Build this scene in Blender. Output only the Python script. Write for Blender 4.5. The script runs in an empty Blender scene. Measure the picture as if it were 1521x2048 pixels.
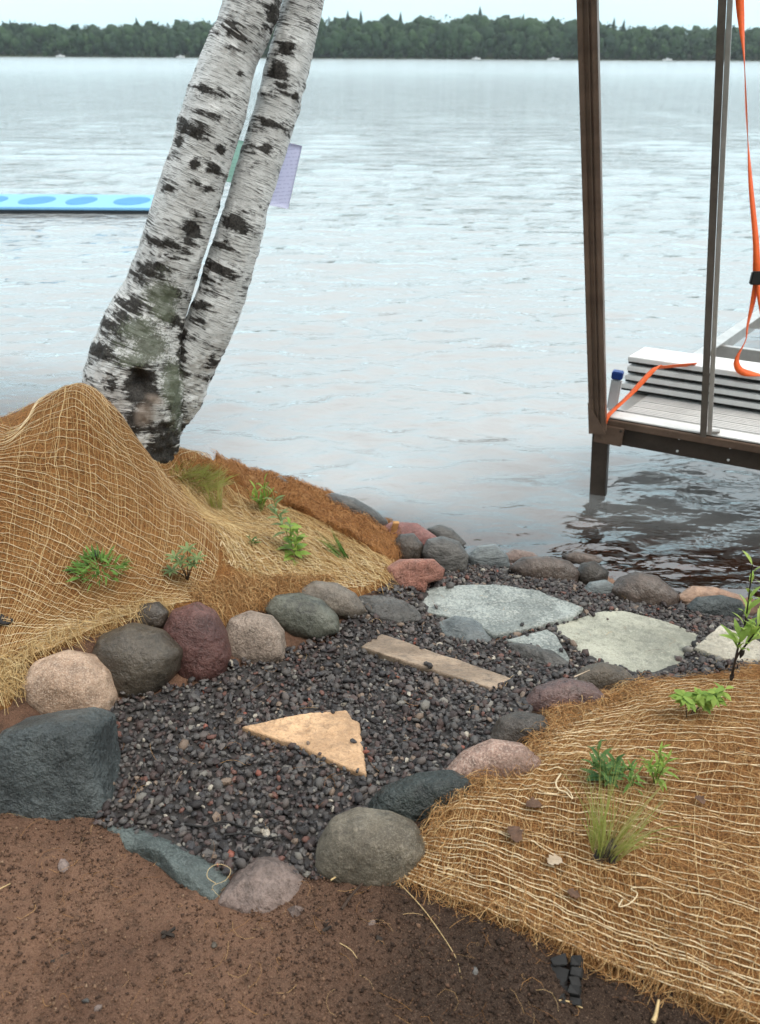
import bpy, bmesh, math, random
import numpy as np
from mathutils import Vector, noise as mnoise

random.seed(7); RNG = np.random.default_rng(7)
SC = bpy.context.scene
COL = SC.collection
R = math.radians

# ------------------------------------------------------------------ camera
W, H_, F = 1521.0, 2048.0, 1547.0          # photograph size and focal length in its pixels
CAM = np.array([0.0, 0.0, 2.0])            # water level is z = 0
PITCH = math.atan((1024 - 107) / F)
ROLL = math.atan(9 / 1521)
cd = bpy.data.cameras.new('camera'); cam = bpy.data.objects.new('camera', cd); COL.objects.link(cam)
cd.sensor_fit = 'VERTICAL'; cd.sensor_height = 24.0; cd.lens = 24.0 * F / H_
cd.clip_start = 0.05; cd.clip_end = 3000
cam.location = CAM
from mathutils import Matrix
cam.matrix_world = Matrix.Translation(CAM) @ (Matrix.Rotation(math.pi/2 - PITCH, 4, 'X') @ Matrix.Rotation(ROLL, 4, 'Z'))
cd.dof.use_dof = True; cd.dof.focus_distance = 2.4; cd.dof.aperture_fstop = 2.6
SC.camera = cam

# ------------------------------------------------------------------ sky, sun, exposure
SUN_EL, SUN_AZ = R(60), R(115)               # azimuth measured from +Y (the lake) towards +X
world = bpy.data.worlds.new('World'); SC.world = world; world.use_nodes = True
nt = world.node_tree; nt.nodes.clear()
out = nt.nodes.new('ShaderNodeOutputWorld'); bg = nt.nodes.new('ShaderNodeBackground')
bg.inputs['Strength'].default_value = 0.1
sky = nt.nodes.new('ShaderNodeTexSky'); sky.sky_type = 'NISHITA'; sky.sun_disc = False
sky.sun_elevation = SUN_EL; sky.sun_rotation = SUN_AZ; sky.air_density = 1.0; sky.dust_density = 1.5; sky.ozone_density = 1.5
tc = nt.nodes.new('ShaderNodeTexCoord'); mp = nt.nodes.new('ShaderNodeMapping')
mp.inputs['Scale'].default_value = (1.0, 1.0, 3.2)
nz = nt.nodes.new('ShaderNodeTexNoise'); nz.inputs['Scale'].default_value = 2.3; nz.inputs['Detail'].default_value = 7; nz.inputs['Roughness'].default_value = 0.55
rp = nt.nodes.new('ShaderNodeValToRGB'); rp.color_ramp.elements[0].position = 0.34; rp.color_ramp.elements[1].position = 0.62
rp.color_ramp.elements[0].color = (0.80, 0.80, 0.80, 1); rp.color_ramp.elements[1].color = (0.97, 0.97, 0.97, 1)
mx = nt.nodes.new('ShaderNodeMixRGB'); cl = nt.nodes.new('ShaderNodeMixRGB'); cl.inputs['Color1'].default_value = (5.7, 8.2, 9.1, 1); cl.inputs['Color2'].default_value = (11.3, 11.5, 11.5, 1); nt.links.new(cl.outputs['Color'], mx.inputs['Color2'])
nt.links.new(tc.outputs['Generated'], mp.inputs['Vector']); nt.links.new(mp.outputs['Vector'], nz.inputs['Vector'])
sxyz = nt.nodes.new('ShaderNodeSeparateXYZ'); nt.links.new(tc.outputs['Generated'], sxyz.inputs[0])
cov = nt.nodes.new('ShaderNodeMapRange'); cov.interpolation_type = 'SMOOTHSTEP'; cov.inputs['From Min'].default_value = 0.0; cov.inputs['From Max'].default_value = 0.9; cov.inputs['To Min'].default_value = 0.0; cov.inputs['To Max'].default_value = 1.0; cov.interpolation_type = 'LINEAR'
nt.links.new(sxyz.outputs['Z'], cov.inputs['Value'])
nt.links.new(cov.outputs[0], cl.inputs['Fac'])
nt.links.new(nz.outputs['Fac'], rp.inputs['Fac']); nt.links.new(rp.outputs['Color'], mx.inputs['Fac'])
nt.links.new(sky.outputs['Color'], mx.inputs['Color1']); nt.links.new(mx.outputs['Color'], bg.inputs['Color'])
nt.links.new(bg.outputs['Background'], out.inputs['Surface'])

sd = bpy.data.lights.new('sun', 'SUN'); sd.energy = 1.5; sd.angle = R(30); sd.color = (1.0, 0.93, 0.82)
sun = bpy.data.objects.new('sun', sd); COL.objects.link(sun)
sdir = Vector((math.sin(SUN_AZ)*math.cos(SUN_EL), math.cos(SUN_AZ)*math.cos(SUN_EL), math.sin(SUN_EL)))
sun.rotation_euler = sdir.to_track_quat('Z', 'Y').to_euler(); sun.location = (3, 3, 12)

vs = SC.view_settings; vs.view_transform = 'Standard'; vs.look = 'None'; vs.gamma = 1.0; vs.use_curve_mapping = False
vs.exposure = 0.68
SC.cycles.use_denoising = True; SC.cycles.use_adaptive_sampling = True; SC.cycles.adaptive_threshold = 0.025
SC.cycles.max_bounces = 5; SC.cycles.diffuse_bounces = 2; SC.cycles.glossy_bounces = 3; SC.cycles.transparent_max_bounces = 8
SC.cycles.volume_bounces = 0; SC.cycles.volume_step_rate = 4

# ------------------------------------------------------------------ pixel helpers (photo pixels -> rays)
FWD = np.array([0, math.cos(PITCH), -math.sin(PITCH)]); UP = np.array([0, math.sin(PITCH), math.cos(PITCH)]); RT = np.array([1.0, 0, 0])
cr, sr = math.cos(ROLL), math.sin(ROLL)
RT2 = RT*cr + UP*sr; UP2 = -RT*sr + UP*cr
def ray(px, py):
    """direction with unit forward component"""
    return FWD + RT2*((px - W/2)/F) - UP2*((py - H_/2)/F)
def PZ(px, py, z):
    d = ray(px, py); return CAM + d*((z - CAM[2])/d[2])
def PY(px, py, y):
    d = ray(px, py); return CAM + d*(y/d[1])
def PD(px, py, depth):
    return CAM + ray(px, py)*depth
def project(P):
    q = np.asarray(P) - CAM; dep = q @ FWD
    return W/2 + F*(q @ RT2)/dep, H_/2 - F*(q @ UP2)/dep, dep

# ------------------------------------------------------------------ terrain height
SHX = np.array([-40, -6, -2, -1.15, -.55, -.05, .4, .77, 1.06, 1.5, 2.5, 6, 40.])
SHY = np.array([8, 4.6, 3.9, 3.6, 3.42, 3.22, 3.0, 2.88, 2.72, 2.58, 2.3, 1.8, -1.5])
def base_h(x, y):
    s = (np.interp(x, SHX, SHY) - y)*0.86
    inl = 0.40*(1 - np.exp(-np.maximum(s, 0)/0.75))
    d = np.maximum(-s, 0)
    lake = -0.14*np.minimum(d, 2.0) - 2.2*(1 - np.exp(-np.maximum(d - 2, 0)/9))
    lake = np.where(y > 380, np.maximum(lake, np.minimum(-2.3 + (np.maximum(y - 380, 0))*0.155, 1.5) + np.clip((y - 441)*0.25, 0, 5)), lake)
    return np.where(s > 0, inl, lake)
CP = [  # (px, py, z): heights read off the photograph
    (100,2040,.42),(420,2040,.41),(760,2040,.40),(1100,2040,.42),(1450,2046,.43),(50,1720,.42),(200,1660,.40),(350,1780,.40),(650,1810,.385),(900,1860,.39),(1200,1960,.41),
    (300,1500,.355),(550,1650,.36),(300,1620,.36),(450,1400,.325),(650,1480,.34),(800,1500,.33),(700,1300,.265),(1000,1350,.25),(850,1400,.29),(560,1340,.29),(1000,1220,.18),(870,1230,.20),(1150,1300,.205),(1300,1350,.21),(950,1150,.115),(1100,1175,.12),(1250,1215,.13),(1400,1240,.13),(1510,1260,.13),
    (840,1700,.40),(900,1600,.425),(1000,1540,.41),(1100,1450,.36),(1200,1400,.30),(1300,1385,.265),(1500,1350,.25),(1000,1750,.43),(1250,1600,.43),(1250,1480,.37),(1500,1480,.36),(1500,1700,.45),(1250,1800,.45),(1500,1950,.46),(1700,1700,.46),(1800,1450,.36),(1750,2000,.46),
    (30,1460,.43),(40,1330,.50),(200,1270,.49),(340,1225,.46),(450,1200,.42),(620,1165,.355),(760,1130,.27),(800,1130,.20),
    (0,1150,.64),(-150,1200,.64),(200,1150,.60),(380,1130,.50),(440,1070,.53),(455,1150,.43),(520,1120,.42),(0,1000,.79),(-200,1000,.80),(200,1000,.74),(340,1000,.60),(0,930,.85),(-200,932,.84),(150,880,.90),(262,882,.765),
    (0,888,.885),(-200,895,.88),(100,842,.925),(185,780,.985),(212,782,.99),(248,842,.875),(335,965,.52),
    (345,935,.40),(440,1000,.41),(480,960,.33),(560,1010,.35),(600,1060,.36),(700,1070,.30),(560,965,.22),(680,1010,.14),(770,1065,.15),
]
cpts = [tuple(PZ(a, b, z)) for a, b, z in CP]
cpts += [(-1.3,2.95,.66),(-1.3,3.4,.28),(-2.2,2.7,.66),(-2.2,3.1,.5),(-2.2,2.0,.78),(-.85,3.2,.42),(-.7,2.85,.55),(-2,1.0,.45),(-1.2,.3,.42),(0,.2,.41),(1.2,.3,.44),(2.4,1.2,.46),(2.2,2.1,.2),(-.95,2.9,.62),(-1.6,2.6,.75),(-1.2,2.75,.79),(-.55,3.45,.0),(-.9,3.55,.03),(-.25,3.33,.0),(-1.3,3.7,.0),(-.05,3.25,.0),(-.4,3.38,.03)]
cpts = np.array(cpts)
LEN = 0.33
def _k(a, b):
    d = np.sqrt(((a[:, None, :] - b[None, :, :])**2).sum(-1)); d = d/LEN
    return (1 + d)*np.exp(-d)
_res = cpts[:, 2] - base_h(cpts[:, 0], cpts[:, 1])
_wts = np.linalg.solve(_k(cpts[:, :2], cpts[:, :2]) + np.eye(len(cpts))*0.01, _res)
_NF = RNG.normal(size=(26, 2))*np.geomspace(3, 60, 26)[:, None]; _NP = RNG.uniform(0, 6.28, 26)
def wob(x, y, lo=0, hi=26):
    """smooth band-limited noise, about unit size"""
    s = 0
    for i in range(lo, hi):
        s = s + np.sin(_NF[i, 0]*x + _NF[i, 1]*y + _NP[i])
    return s/math.sqrt((hi - lo)/2)
def hgt(x, y):
    x = np.asarray(x, float); y = np.asarray(y, float); sh = x.shape
    p = np.stack([x.ravel(), y.ravel()], 1)
    b = base_h(p[:, 0], p[:, 1])
    near = (np.abs(p[:, 0]) < 5) & (p[:, 1] > -4) & (p[:, 1] < 7)
    idx = np.nonzero(near)[0]
    for c in range(0, len(idx), 20000):
        j = idx[c:c+20000]; b[j] += _k(p[j], cpts[:, :2]) @ _wts
    return b.reshape(sh)
def hit(px, py, lift=0.0):
    d = ray(px, py); t = np.linspace(0.7, 7.0, 900)
    P = CAM[None, :] + d[None, :]*t[:, None]
    g = P[:, 2] - hgt(P[:, 0], P[:, 1]) - lift
    k = np.nonzero(g < 0)[0]
    if len(k) == 0: return PZ(px, py, 0.0)
    k = max(k[0], 1); a = g[k-1]/(g[k-1] - g[k])
    return P[k-1]*(1 - a) + P[k]*a
def inpoly(x, y, poly):
    x = np.asarray(x); y = np.asarray(y); r = np.zeros(x.shape, bool); n = len(poly)
    for i in range(n):
        x0, y0 = poly[i][:2]; x1, y1 = poly[(i+1) % n][:2]
        c = ((y0 > y) != (y1 > y))
        with np.errstate(divide='ignore', invalid='ignore'):
            r ^= c & (x < (x1 - x0)*(y - y0)/(y1 - y0 + 1e-12) + x0)
    return r
def plan(pxs):
    return [tuple(hit(a, b)[:2]) for a, b in pxs]

# ------------------------------------------------------------------ object helpers
def link(o, parent=None):
    COL.objects.link(o)
    if parent is not None: o.parent = parent
    return o
def tag(o, label=None, cat=None, group=None, kind=None):
    if label: o['label'] = label
    if cat: o['category'] = cat
    if group: o['group'] = group
    if kind: o['kind'] = kind
    return o
def empty(name, loc):
    o = bpy.data.objects.new(name, None); o.location = loc; o.empty_display_size = 0.05
    COL.objects.link(o); return o
def mesh_np(name, V, faces, mat=None, smooth=True, attrs=None):
    """faces: list of int arrays (m,3) or (m,4)"""
    V = np.ascontiguousarray(V, np.float32)
    me = bpy.data.meshes.new(name)
    me.vertices.add(len(V)); me.vertices.foreach_set('co', V.ravel())
    fl = [np.asarray(f, np.int32) for f in faces if len(f)]
    nl = sum(f.size for f in fl); npoly = sum(len(f) for f in fl)
    me.loops.add(nl); me.polygons.add(npoly)
    me.loops.foreach_set('vertex_index', np.concatenate([f.ravel() for f in fl]))
    st = []; o = 0
    for f in fl:
        k = f.shape[1]; st.append(o + np.arange(len(f))*k); o += f.size
    me.polygons.foreach_set('loop_start', np.concatenate(st).astype(np.int32))
    me.update(calc_edges=True)
    if smooth: me.polygons.foreach_set('use_smooth', np.ones(npoly, bool))
    if attrs:
        for k, a in attrs.items():
            a = np.asarray(a, np.float32)
            if a.ndim == 1:
                at = me.attributes.new(k, 'FLOAT', 'POINT'); at.data.foreach_set('value', a)
            else:
                at = me.attributes.new(k, 'FLOAT_VECTOR', 'POINT'); at.data.foreach_set('vector', a.ravel())
    if mat: me.materials.append(mat)
    me.validate()
    return me
def obj_np(name, V, faces, mat, parent=None, origin=None, smooth=True, attrs=None):
    V = np.asarray(V, float); org = np.zeros(3) if origin is None else np.asarray(origin, float)
    pl = np.zeros(3)
    if parent is not None: pl = np.array(parent.location)
    o = bpy.data.objects.new(name, mesh_np(name, V - org, faces, mat, smooth, attrs))
    o.location = org - pl
    return link(o, parent)
def grid_faces(nr, nc, wrap=False):
    i = np.arange(nr - 1)[:, None]*nc; j = np.arange(nc if wrap else nc - 1)[None, :]; j2 = (j + 1) % nc
    return np.stack([i + j, i + j2, i + nc + j2, i + nc + j], -1).reshape(-1, 4)
class MB:
    """collects plain shapes into one mesh"""
    def __init__(s): s.V = []; s.F = []; s.n = 0
    def add(s, V, F):
        V = np.asarray(V, float); s.V.append(V)
        for f in F: s.F.append([i + s.n for i in f])
        s.n += len(V); return s
    def prism(s, a, b, u, v):
        """bar from a to b with half-width vectors u, v"""
        a, b, u, v = map(lambda q: np.asarray(q, float), (a, b, u, v))
        P = [a-u-v, a+u-v, a+u+v, a-u+v, b-u-v, b+u-v, b+u+v, b-u+v]
        return s.add(P, [(3,2,1,0),(4,5,6,7),(0,1,5,4),(1,2,6,5),(2,3,7,6),(3,0,4,7)])
    def disc(s, c, n, r, h, k=12):
        c = np.asarray(c, float); n = np.asarray(n, float)/np.linalg.norm(n)
        a = np.cross(n, [0, 0, 1.0]); a = a/np.linalg.norm(a) if np.linalg.norm(a) > 1e-3 else np.array([1., 0, 0]); b = np.cross(n, a)
        t = np.arange(k)*2*math.pi/k; ring = np.cos(t)[:, None]*a + np.sin(t)[:, None]*b
        P = np.concatenate([c + ring*r, c + n*h + ring*r*0.85])
        return s.add(P, [tuple(range(k))[::-1], tuple(range(k, 2*k))] + [(i, (i+1) % k, k + (i+1) % k, k + i) for i in range(k)])
    def build(s, name, mat, parent=None, origin=None, bevel=0.0, smooth=False):
        V = np.concatenate(s.V); org = V.mean(0) if origin is None else np.asarray(origin, float)
        pl = np.array(parent.location) if parent is not None else np.zeros(3)
        me = bpy.data.meshes.new(name); me.from_pydata([tuple(q) for q in V - org], [], s.F); me.update()
        me.materials.append(mat)
        o = bpy.data.objects.new(name, me); o.location = org - pl; link(o, parent)
        bm = bmesh.new(); bm.from_mesh(me); bmesh.ops.recalc_face_normals(bm, faces=bm.faces)
        if bevel > 0: bmesh.ops.bevel(bm, geom=list(bm.edges), offset=bevel, segments=2, affect='EDGES')
        bm.to_mesh(me); bm.free()
        if smooth:
            for p in me.polygons: p.use_smooth = True
        return o
def tube(P, rad, k=6):
    """numpy tube along polyline P; rad scalar or array; returns V, F(quads)"""
    P = np.asarray(P, float); n = len(P); rad = np.broadcast_to(np.asarray(rad, float), (n,))
    T = np.gradient(P, axis=0); T /= np.linalg.norm(T, axis=1)[:, None] + 1e-12
    ref = np.array([0.13, 0.21, 0.97]) if abs(T[:, 2]).mean() < 0.8 else np.array([0.97, 0.2, 0.1])
    A = np.cross(T, ref); A /= np.linalg.norm(A, axis=1)[:, None] + 1e-12; B = np.cross(T, A)
    t = np.arange(k)*2*math.pi/k
    V = P[:, None, :] + rad[:, None, None]*(np.cos(t)[None, :, None]*A[:, None, :] + np.sin(t)[None, :, None]*B[:, None, :])
    return V.reshape(-1, 3), grid_faces(n, k, True)
def smooth_poly(P, n):
    """Catmull-Rom resample of control points (m,d) to n points"""
    P = np.asarray(P, float); m = len(P)
    Q = np.concatenate([2*P[:1] - P[1:2], P, 2*P[-1:] - P[-2:-1]])
    t = np.linspace(0, m - 1 - 1e-9, n); i = t.astype(int); f = (t - i)[:, None]
    p0, p1, p2, p3 = Q[i], Q[i+1], Q[i+2], Q[i+3]
    return 0.5*((2*p1) + (-p0+p2)*f + (2*p0-5*p1+4*p2-p3)*f**2 + (-p0+3*p1-3*p2+p3)*f**3)

# ------------------------------------------------------------------ materials
class NB:
    def __init__(s, name):
        s.m = bpy.data.materials.new(name); s.m.use_nodes = True; s.t = s.m.node_tree; s.t.nodes.clear()
        s.o = s.n('ShaderNodeOutputMaterial')
    def n(s, kind, **kw):
        x = s.t.nodes.new(kind)
        for k, v in kw.items():
            if k.startswith('_'): setattr(x, k[1:], v)
            else: x.inputs[k.replace('__', ' ')].default_value = v
        return x
    def l(s, a, b): s.t.links.new(a, b)
    def coords(s, which='Object', scale=(1, 1, 1)):
        c = s.n('ShaderNodeTexCoord'); m = s.n('ShaderNodeMapping'); m.inputs['Scale'].default_value = scale
        s.l(c.outputs[which], m.inputs['Vector']); return m.outputs['Vector']
    def noise(s, vec, scale, detail=4, rough=0.55, dist=0.0):
        x = s.n('ShaderNodeTexNoise'); x.inputs['Scale'].default_value = scale; x.inputs['Detail'].default_value = detail
        x.inputs['Roughness'].default_value = rough; x.inputs['Distortion'].default_value = dist; s.l(vec, x.inputs['Vector']); return x.outputs['Fac']
    def ramp(s, fac, stops, interp='LINEAR'):
        r = s.n('ShaderNodeValToRGB'); cr_ = r.color_ramp; cr_.interpolation = interp
        while len(cr_.elements) < len(stops): cr_.elements.new(0.5)
        for e, (p, c) in zip(cr_.elements, stops):
            e.position = p; e.color = (c, c, c, 1) if isinstance(c, (int, float)) else (*c, 1)
        s.l(fac, r.inputs['Fac']); return r.outputs['Color']
    def mix(s, fac, a, b, mode='MIX'):
        x = s.n('ShaderNodeMixRGB', _blend_type=mode)
        for v, k in ((fac, 'Fac'), (a, 'Color1'), (b, 'Color2')):
            if hasattr(v, 'is_linked'): s.l(v, x.inputs[k])
            else: x.inputs[k].default_value = v if k == 'Fac' else ((v, v, v, 1) if isinstance(v, (int, float)) else (*v, 1))
        return x.outputs['Color']
    def attr(s, name):
        a = s.n('ShaderNodeAttribute'); a.attribute_name = name; return a
    def bump(s, h, dist, strength=1.0, normal=None):
        b = s.n('ShaderNodeBump'); b.inputs['Distance'].default_value = dist; b.inputs['Strength'].default_value = strength
        s.l(h, b.inputs['Height'])
        if normal is not None: s.l(normal, b.inputs['Normal'])
        return b.outputs['Normal']
    def bsdf(s, color, rough=0.7, metal=0.0, normal=None, spec=0.5, **kw):
        p = s.n('ShaderNodeBsdfPrincipled')
        for v, k in ((color, 'Base Color'), (rough, 'Roughness'), (metal, 'Metallic'), (spec, 'Specular IOR Level')):
            if hasattr(v, 'is_linked'): s.l(v, p.inputs[k])
            else: p.inputs[k].default_value = (*v, 1) if k == 'Base Color' else v
        for k, v in kw.items(): p.inputs[k.replace('__', ' ')].default_value = v
        if normal is not None: s.l(normal, p.inputs['Normal'])
        s.l(p.outputs['BSDF'], s.o.inputs['Surface']); return p
def sc(c, f): return tuple(min(1, x*f) for x in c)

def plain(name, color, rough=0.5, metal=0.0, grime=0.15, scale=12):
    b = NB(name); v = b.coords(); n = b.noise(v, scale, 5); n2 = b.noise(v, scale*7, 3)
    c = b.mix(b.ramp(n, [(0.3, 0.0), (0.7, 1.0)]), sc(color, 1 - grime), sc(color, 1 + grime))
    c = b.mix(b.ramp(n2, [(0.55, 0.0), (0.75, grime*2)]), c, sc(color, 0.55))
    b.bsdf(c, rough, metal, b.bump(n2, 0.0006)); return b.m

def rock_mat(name, base, alt, speck=None, speck_amt=0.4, scale=8, rough=0.5, vein=None, grain=220, streak=(1, 1, 1), bump=0.004):
    b = NB(name); v = b.coords(scale=streak)
    info = b.n('ShaderNodeObjectInfo'); add = b.n('ShaderNodeVectorMath'); add.operation = 'ADD'
    b.l(v, add.inputs[0]); b.l(info.outputs['Random'], add.inputs[1]); v = add.outputs[0]
    n1 = b.noise(v, scale, 6, 0.6, 0.4); n2 = b.noise(v, scale*4.5, 5, 0.6); n3 = b.noise(v, grain, 2, 0.6)
    c = b.mix(b.ramp(n1, [(0.38, 0.0), (0.62, 1.0)]), base, sc(alt, 1.12))
    c = b.mix(b.ramp(n2, [(0.36, 0.55), (0.52, 0.0)]), c, sc(base, 0.45))
    if speck: c = b.mix(b.ramp(n3, [(0.53, 0.0), (0.62, speck_amt)]), c, speck)
    c = b.mix(b.ramp(n3, [(0.36, speck_amt*0.8), (0.45, 0.0)]), c, sc(base, 0.35))
    n0 = b.noise(v, scale*0.55, 4, 0.6, 0.8)
    c = b.mix(b.ramp(n0, [(0.36, 0.6), (0.52, 0.0)]), c, sc(base, 0.55)); c = b.mix(b.ramp(n0, [(0.54, 0.0), (0.70, 0.5)]), c, sc(alt, 1.45))
    if vein:
        w = b.noise(v, scale*0.9, 3, 0.5, 1.2); c = b.mix(b.ramp(w, [(0.485, 0.0), (0.5, 0.75), (0.515, 0.0)]), c, vein)
    hsum = b.n('ShaderNodeMath'); hsum.operation = 'MULTIPLY_ADD'; b.l(n2, hsum.inputs[0]); hsum.inputs[1].default_value = 1.0; b.l(n1, hsum.inputs[2])
    pit = b.noise(v, scale*14, 4, 0.7)
    nm = b.bump(n3, bump*0.28, 0.9, b.bump(pit, bump*0.9, 0.9, b.bump(hsum.outputs[0], bump*3.2, 0.9)))
    c = b.mix(b.ramp(pit, [(0.34, 0.55), (0.47, 0.0)]), c, sc(base, 0.4)); c = b.mix(b.ramp(pit, [(0.56, 0.0), (0.72, 0.35)]), c, sc(alt, 1.5))
    b.bsdf(c, b.ramp(n2, [(0.3, rough*0.75), (0.7, min(1, rough*1.3))]), 0, nm, 0.5); return b.m

def soil_mat():
    b = NB('soil'); v = b.coords(); g = b.n('ShaderNodeNewGeometry'); sp = b.n('ShaderNodeSeparateXYZ'); b.l(g.outputs['Position'], sp.inputs[0])
    n1 = b.noise(v, 2.6, 5, 0.6); n2 = b.noise(v, 40, 6, 0.7); n3 = b.noise(v, 330, 3, 0.7)
    c = b.mix(b.ramp(n1, [(0.38, 0.0), (0.62, 1.0)]), (0.125, 0.068, 0.045), (0.205, 0.114, 0.074))
    # damp, humus-dark soil on the right of the path
    ma = b.n('ShaderNodeMath'); ma.operation = 'MULTIPLY_ADD'; b.l(n1, ma.inputs[0]); ma.inputs[1].default_value = 1.0; b.l(sp.outputs['X'], ma.inputs[2])
    c = b.mix(b.ramp(ma.outputs[0], [(0.28, 0.0), (0.62, 0.9)]), c, (0.034, 0.022, 0.016))
    c = b.mix(b.ramp(n2, [(0.34, 0.6), (0.50, 0.0)]), c, (0.045, 0.027, 0.018))
    c = b.mix(b.ramp(n3, [(0.56, 0.0), (0.70, 0.5)]), c, (0.34, 0.23, 0.16)); c = b.mix(b.ramp(n3, [(0.34, 0.6), (0.46, 0.0)]), c, (0.03, 0.018, 0.012))
    # lake bed below the waterline: red-brown sand
    lk = b.ramp(sp.outputs['Z'], [(0.0, 1.0), (0.02, 0.0)])
    c = b.mix(lk, c, b.mix(n1, (0.16, 0.092, 0.062), (0.29, 0.175, 0.12)))
    # grass and undergrowth on the far shore
    fy = b.n('ShaderNodeMath'); fy.operation = 'GREATER_THAN'; b.l(sp.outputs['Y'], fy.inputs[0]); fy.inputs[1].default_value = 393.0
    c = b.mix(fy.outputs[0], c, (0.035, 0.05, 0.02))
    b.bsdf(c, 0.9, 0, b.bump(n3, 0.0030, 1.0, b.bump(n2, 0.010, 1.0)), 0.25); return b.m

def coir_mat(name, a, c2, dark):
    b = NB(name); v = b.coords(scale=(1, 1, 1)); n1 = b.noise(v, 5, 4); n2 = b.noise(v, 90, 5, 0.75, 1.5); n3 = b.noise(v, 420, 3, 0.7)
    c = b.mix(b.ramp(n1, [(0.36, 0.0), (0.64, 1.0)]), a, c2)
    c = b.mix(b.ramp(n2, [(0.38, 0.9), (0.55, 0.0)]), c, dark)
    c = b.mix(b.ramp(n3, [(0.52, 0.0), (0.68, 0.5)]), c, sc(c2, 1.7))
    b.bsdf(c, 0.95, 0, b.bump(n3, 0.001, 0.7, b.bump(n2, 0.006, 1.0)), 0.15); return b.m

def attr_ramp_mat(name, stops, rough=0.8, spec=0.3, use_object=False, interp='LINEAR', transl=0.0):
    """colour from a per-strand/pebble random number (attribute 'rnd' or the object's own)"""
    b = NB(name)
    f = b.n('ShaderNodeObjectInfo').outputs['Random'] if use_object else b.attr('rnd').outputs['Fac']
    c = b.ramp(f, stops, interp); v = b.coords(); n = b.noise(v, 300, 3, 0.6)
    c = b.mix(b.ramp(n, [(0.35, 0.35), (0.55, 0.0)]), c, (0.01, 0.01, 0.01))
    p = b.bsdf(c, rough, 0, b.bump(n, 0.0008), spec)
    if transl:
        tl = b.n('ShaderNodeBsdfTranslucent'); b.l(c, tl.inputs['Color']); ms_ = b.n('ShaderNodeMixShader'); ms_.inputs[0].default_value = transl
        b.l(p.outputs[0], ms_.inputs[1]); b.l(tl.outputs[0], ms_.inputs[2]); b.l(ms_.outputs[0], b.o.inputs['Surface'])
    return b.m

PEB = [(0.0, (0.030, 0.026, 0.027)), (0.14, (0.062, 0.055, 0.054)), (0.28, (0.042, 0.030, 0.030)), (0.40, (0.090, 0.080, 0.076)), (0.50, (0.078, 0.052, 0.048)),
       (0.60, (0.125, 0.105, 0.098)), (0.68, (0.050, 0.047, 0.050)), (0.78, (0.105, 0.098, 0.095)), (0.90, (0.15, 0.070, 0.055)), (0.925, (0.20, 0.145, 0.11)), (0.955, (0.20, 0.185, 0.165)), (0.985, (0.40, 0.36, 0.30)), (0.994, (0.25, 0.085, 0.06))]
M = {}
M['soil'] = soil_mat()
M['pebble_stuff'] = attr_ramp_mat('gravel_colours', PEB, 0.55, 0.4, interp='CONSTANT')
M['pebble'] = attr_ramp_mat('pebble_colours', PEB, 0.55, 0.4, use_object=True, interp='CONSTANT')
M['gravel_bed'] = plain('gravel_bed', (0.030, 0.026, 0.025), 0.7, 0, 0.3, 60)
M['crumb'] = attr_ramp_mat('soil_crumbs', [(0, (0.035, 0.022, 0.016)), (0.3, (0.09, 0.052, 0.036)), (0.6, (0.17, 0.098, 0.064)), (0.85, (0.25, 0.155, 0.10)), (1, (0.36, 0.25, 0.17))], 0.9, 0.2)
M['blanket'] = coir_mat('coir_blanket', (0.21, 0.088, 0.028), (0.30, 0.145, 0.052), (0.055, 0.026, 0.011))
M['roll'] = coir_mat('coir_roll', (0.25, 0.105, 0.035), (0.35, 0.16, 0.055), (0.05, 0.022, 0.01))
M['fibre'] = attr_ramp_mat('coir_fibre', [(0, (0.12, 0.05, 0.016)), (0.35, (0.31, 0.145, 0.046)), (0.72, (0.46, 0.25, 0.095)), (1, (0.62, 0.43, 0.21))], 0.75, 0.3)
M['straw'] = attr_ramp_mat('straw_fibre', [(0, (0.30, 0.17, 0.06)), (0.5, (0.52, 0.34, 0.14)), (1, (0.70, 0.55, 0.30))], 0.7, 0.3)
M['redfibre'] = attr_ramp_mat('red_coir_fibre', [(0, (0.12, 0.045, 0.015)), (0.5, (0.32, 0.14, 0.045)), (1, (0.50, 0.27, 0.11))], 0.8, 0.3)
M['twine'] = plain('jute_twine', (0.68, 0.545, 0.355), 0.8, 0, 0.2, 40)
M['thread'] = attr_ramp_mat('jute_thread', [(0, (0.36, 0.20, 0.075)), (0.5, (0.50, 0.31, 0.13)), (1, (0.66, 0.48, 0.25))], 0.8, 0.3)
M['alu'] = plain('dull_aluminium', (0.62, 0.60, 0.58), 0.42, 0.85, 0.12, 14)
M['bronze'] = plain('bronze_anodised_metal', (0.185, 0.125, 0.092), 0.40, 0.35, 0.25, 9)
M['bronze_dark'] = plain('dark_bronze_metal', (0.062, 0.048, 0.038), 0.42, 0.3, 0.25, 9)
M['post_grey'] = plain('grey_brown_metal', (0.16, 0.135, 0.115), 0.4, 0.4, 0.2, 9)
M['white_panel'] = plain('white_panel', (0.70, 0.70, 0.69), 0.45, 0, 0.07, 14)
M['deck'] = plain('grey_white_decking', (0.62, 0.61, 0.60), 0.5, 0, 0.10, 10)
M['black_rubber'] = plain('black_rubber', (0.012, 0.012, 0.012), 0.7)
M['orange'] = plain('orange_webbing', (0.80, 0.115, 0.012), 0.6, 0, 0.12, 60)
M['blue_cap'] = plain('blue_plastic', (0.010, 0.045, 0.22), 0.35, 0, 0.08)
M['grey_plastic'] = plain('grey_white_plastic', (0.50, 0.51, 0.52), 0.4, 0, 0.1)
M['float_light'] = plain('pale_blue_foam', (0.20, 0.46, 0.72), 0.6, 0, 0.06, 3)
M['float_blue'] = plain('blue_foam', (0.05, 0.24, 0.62), 0.6, 0, 0.06, 3)
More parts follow.
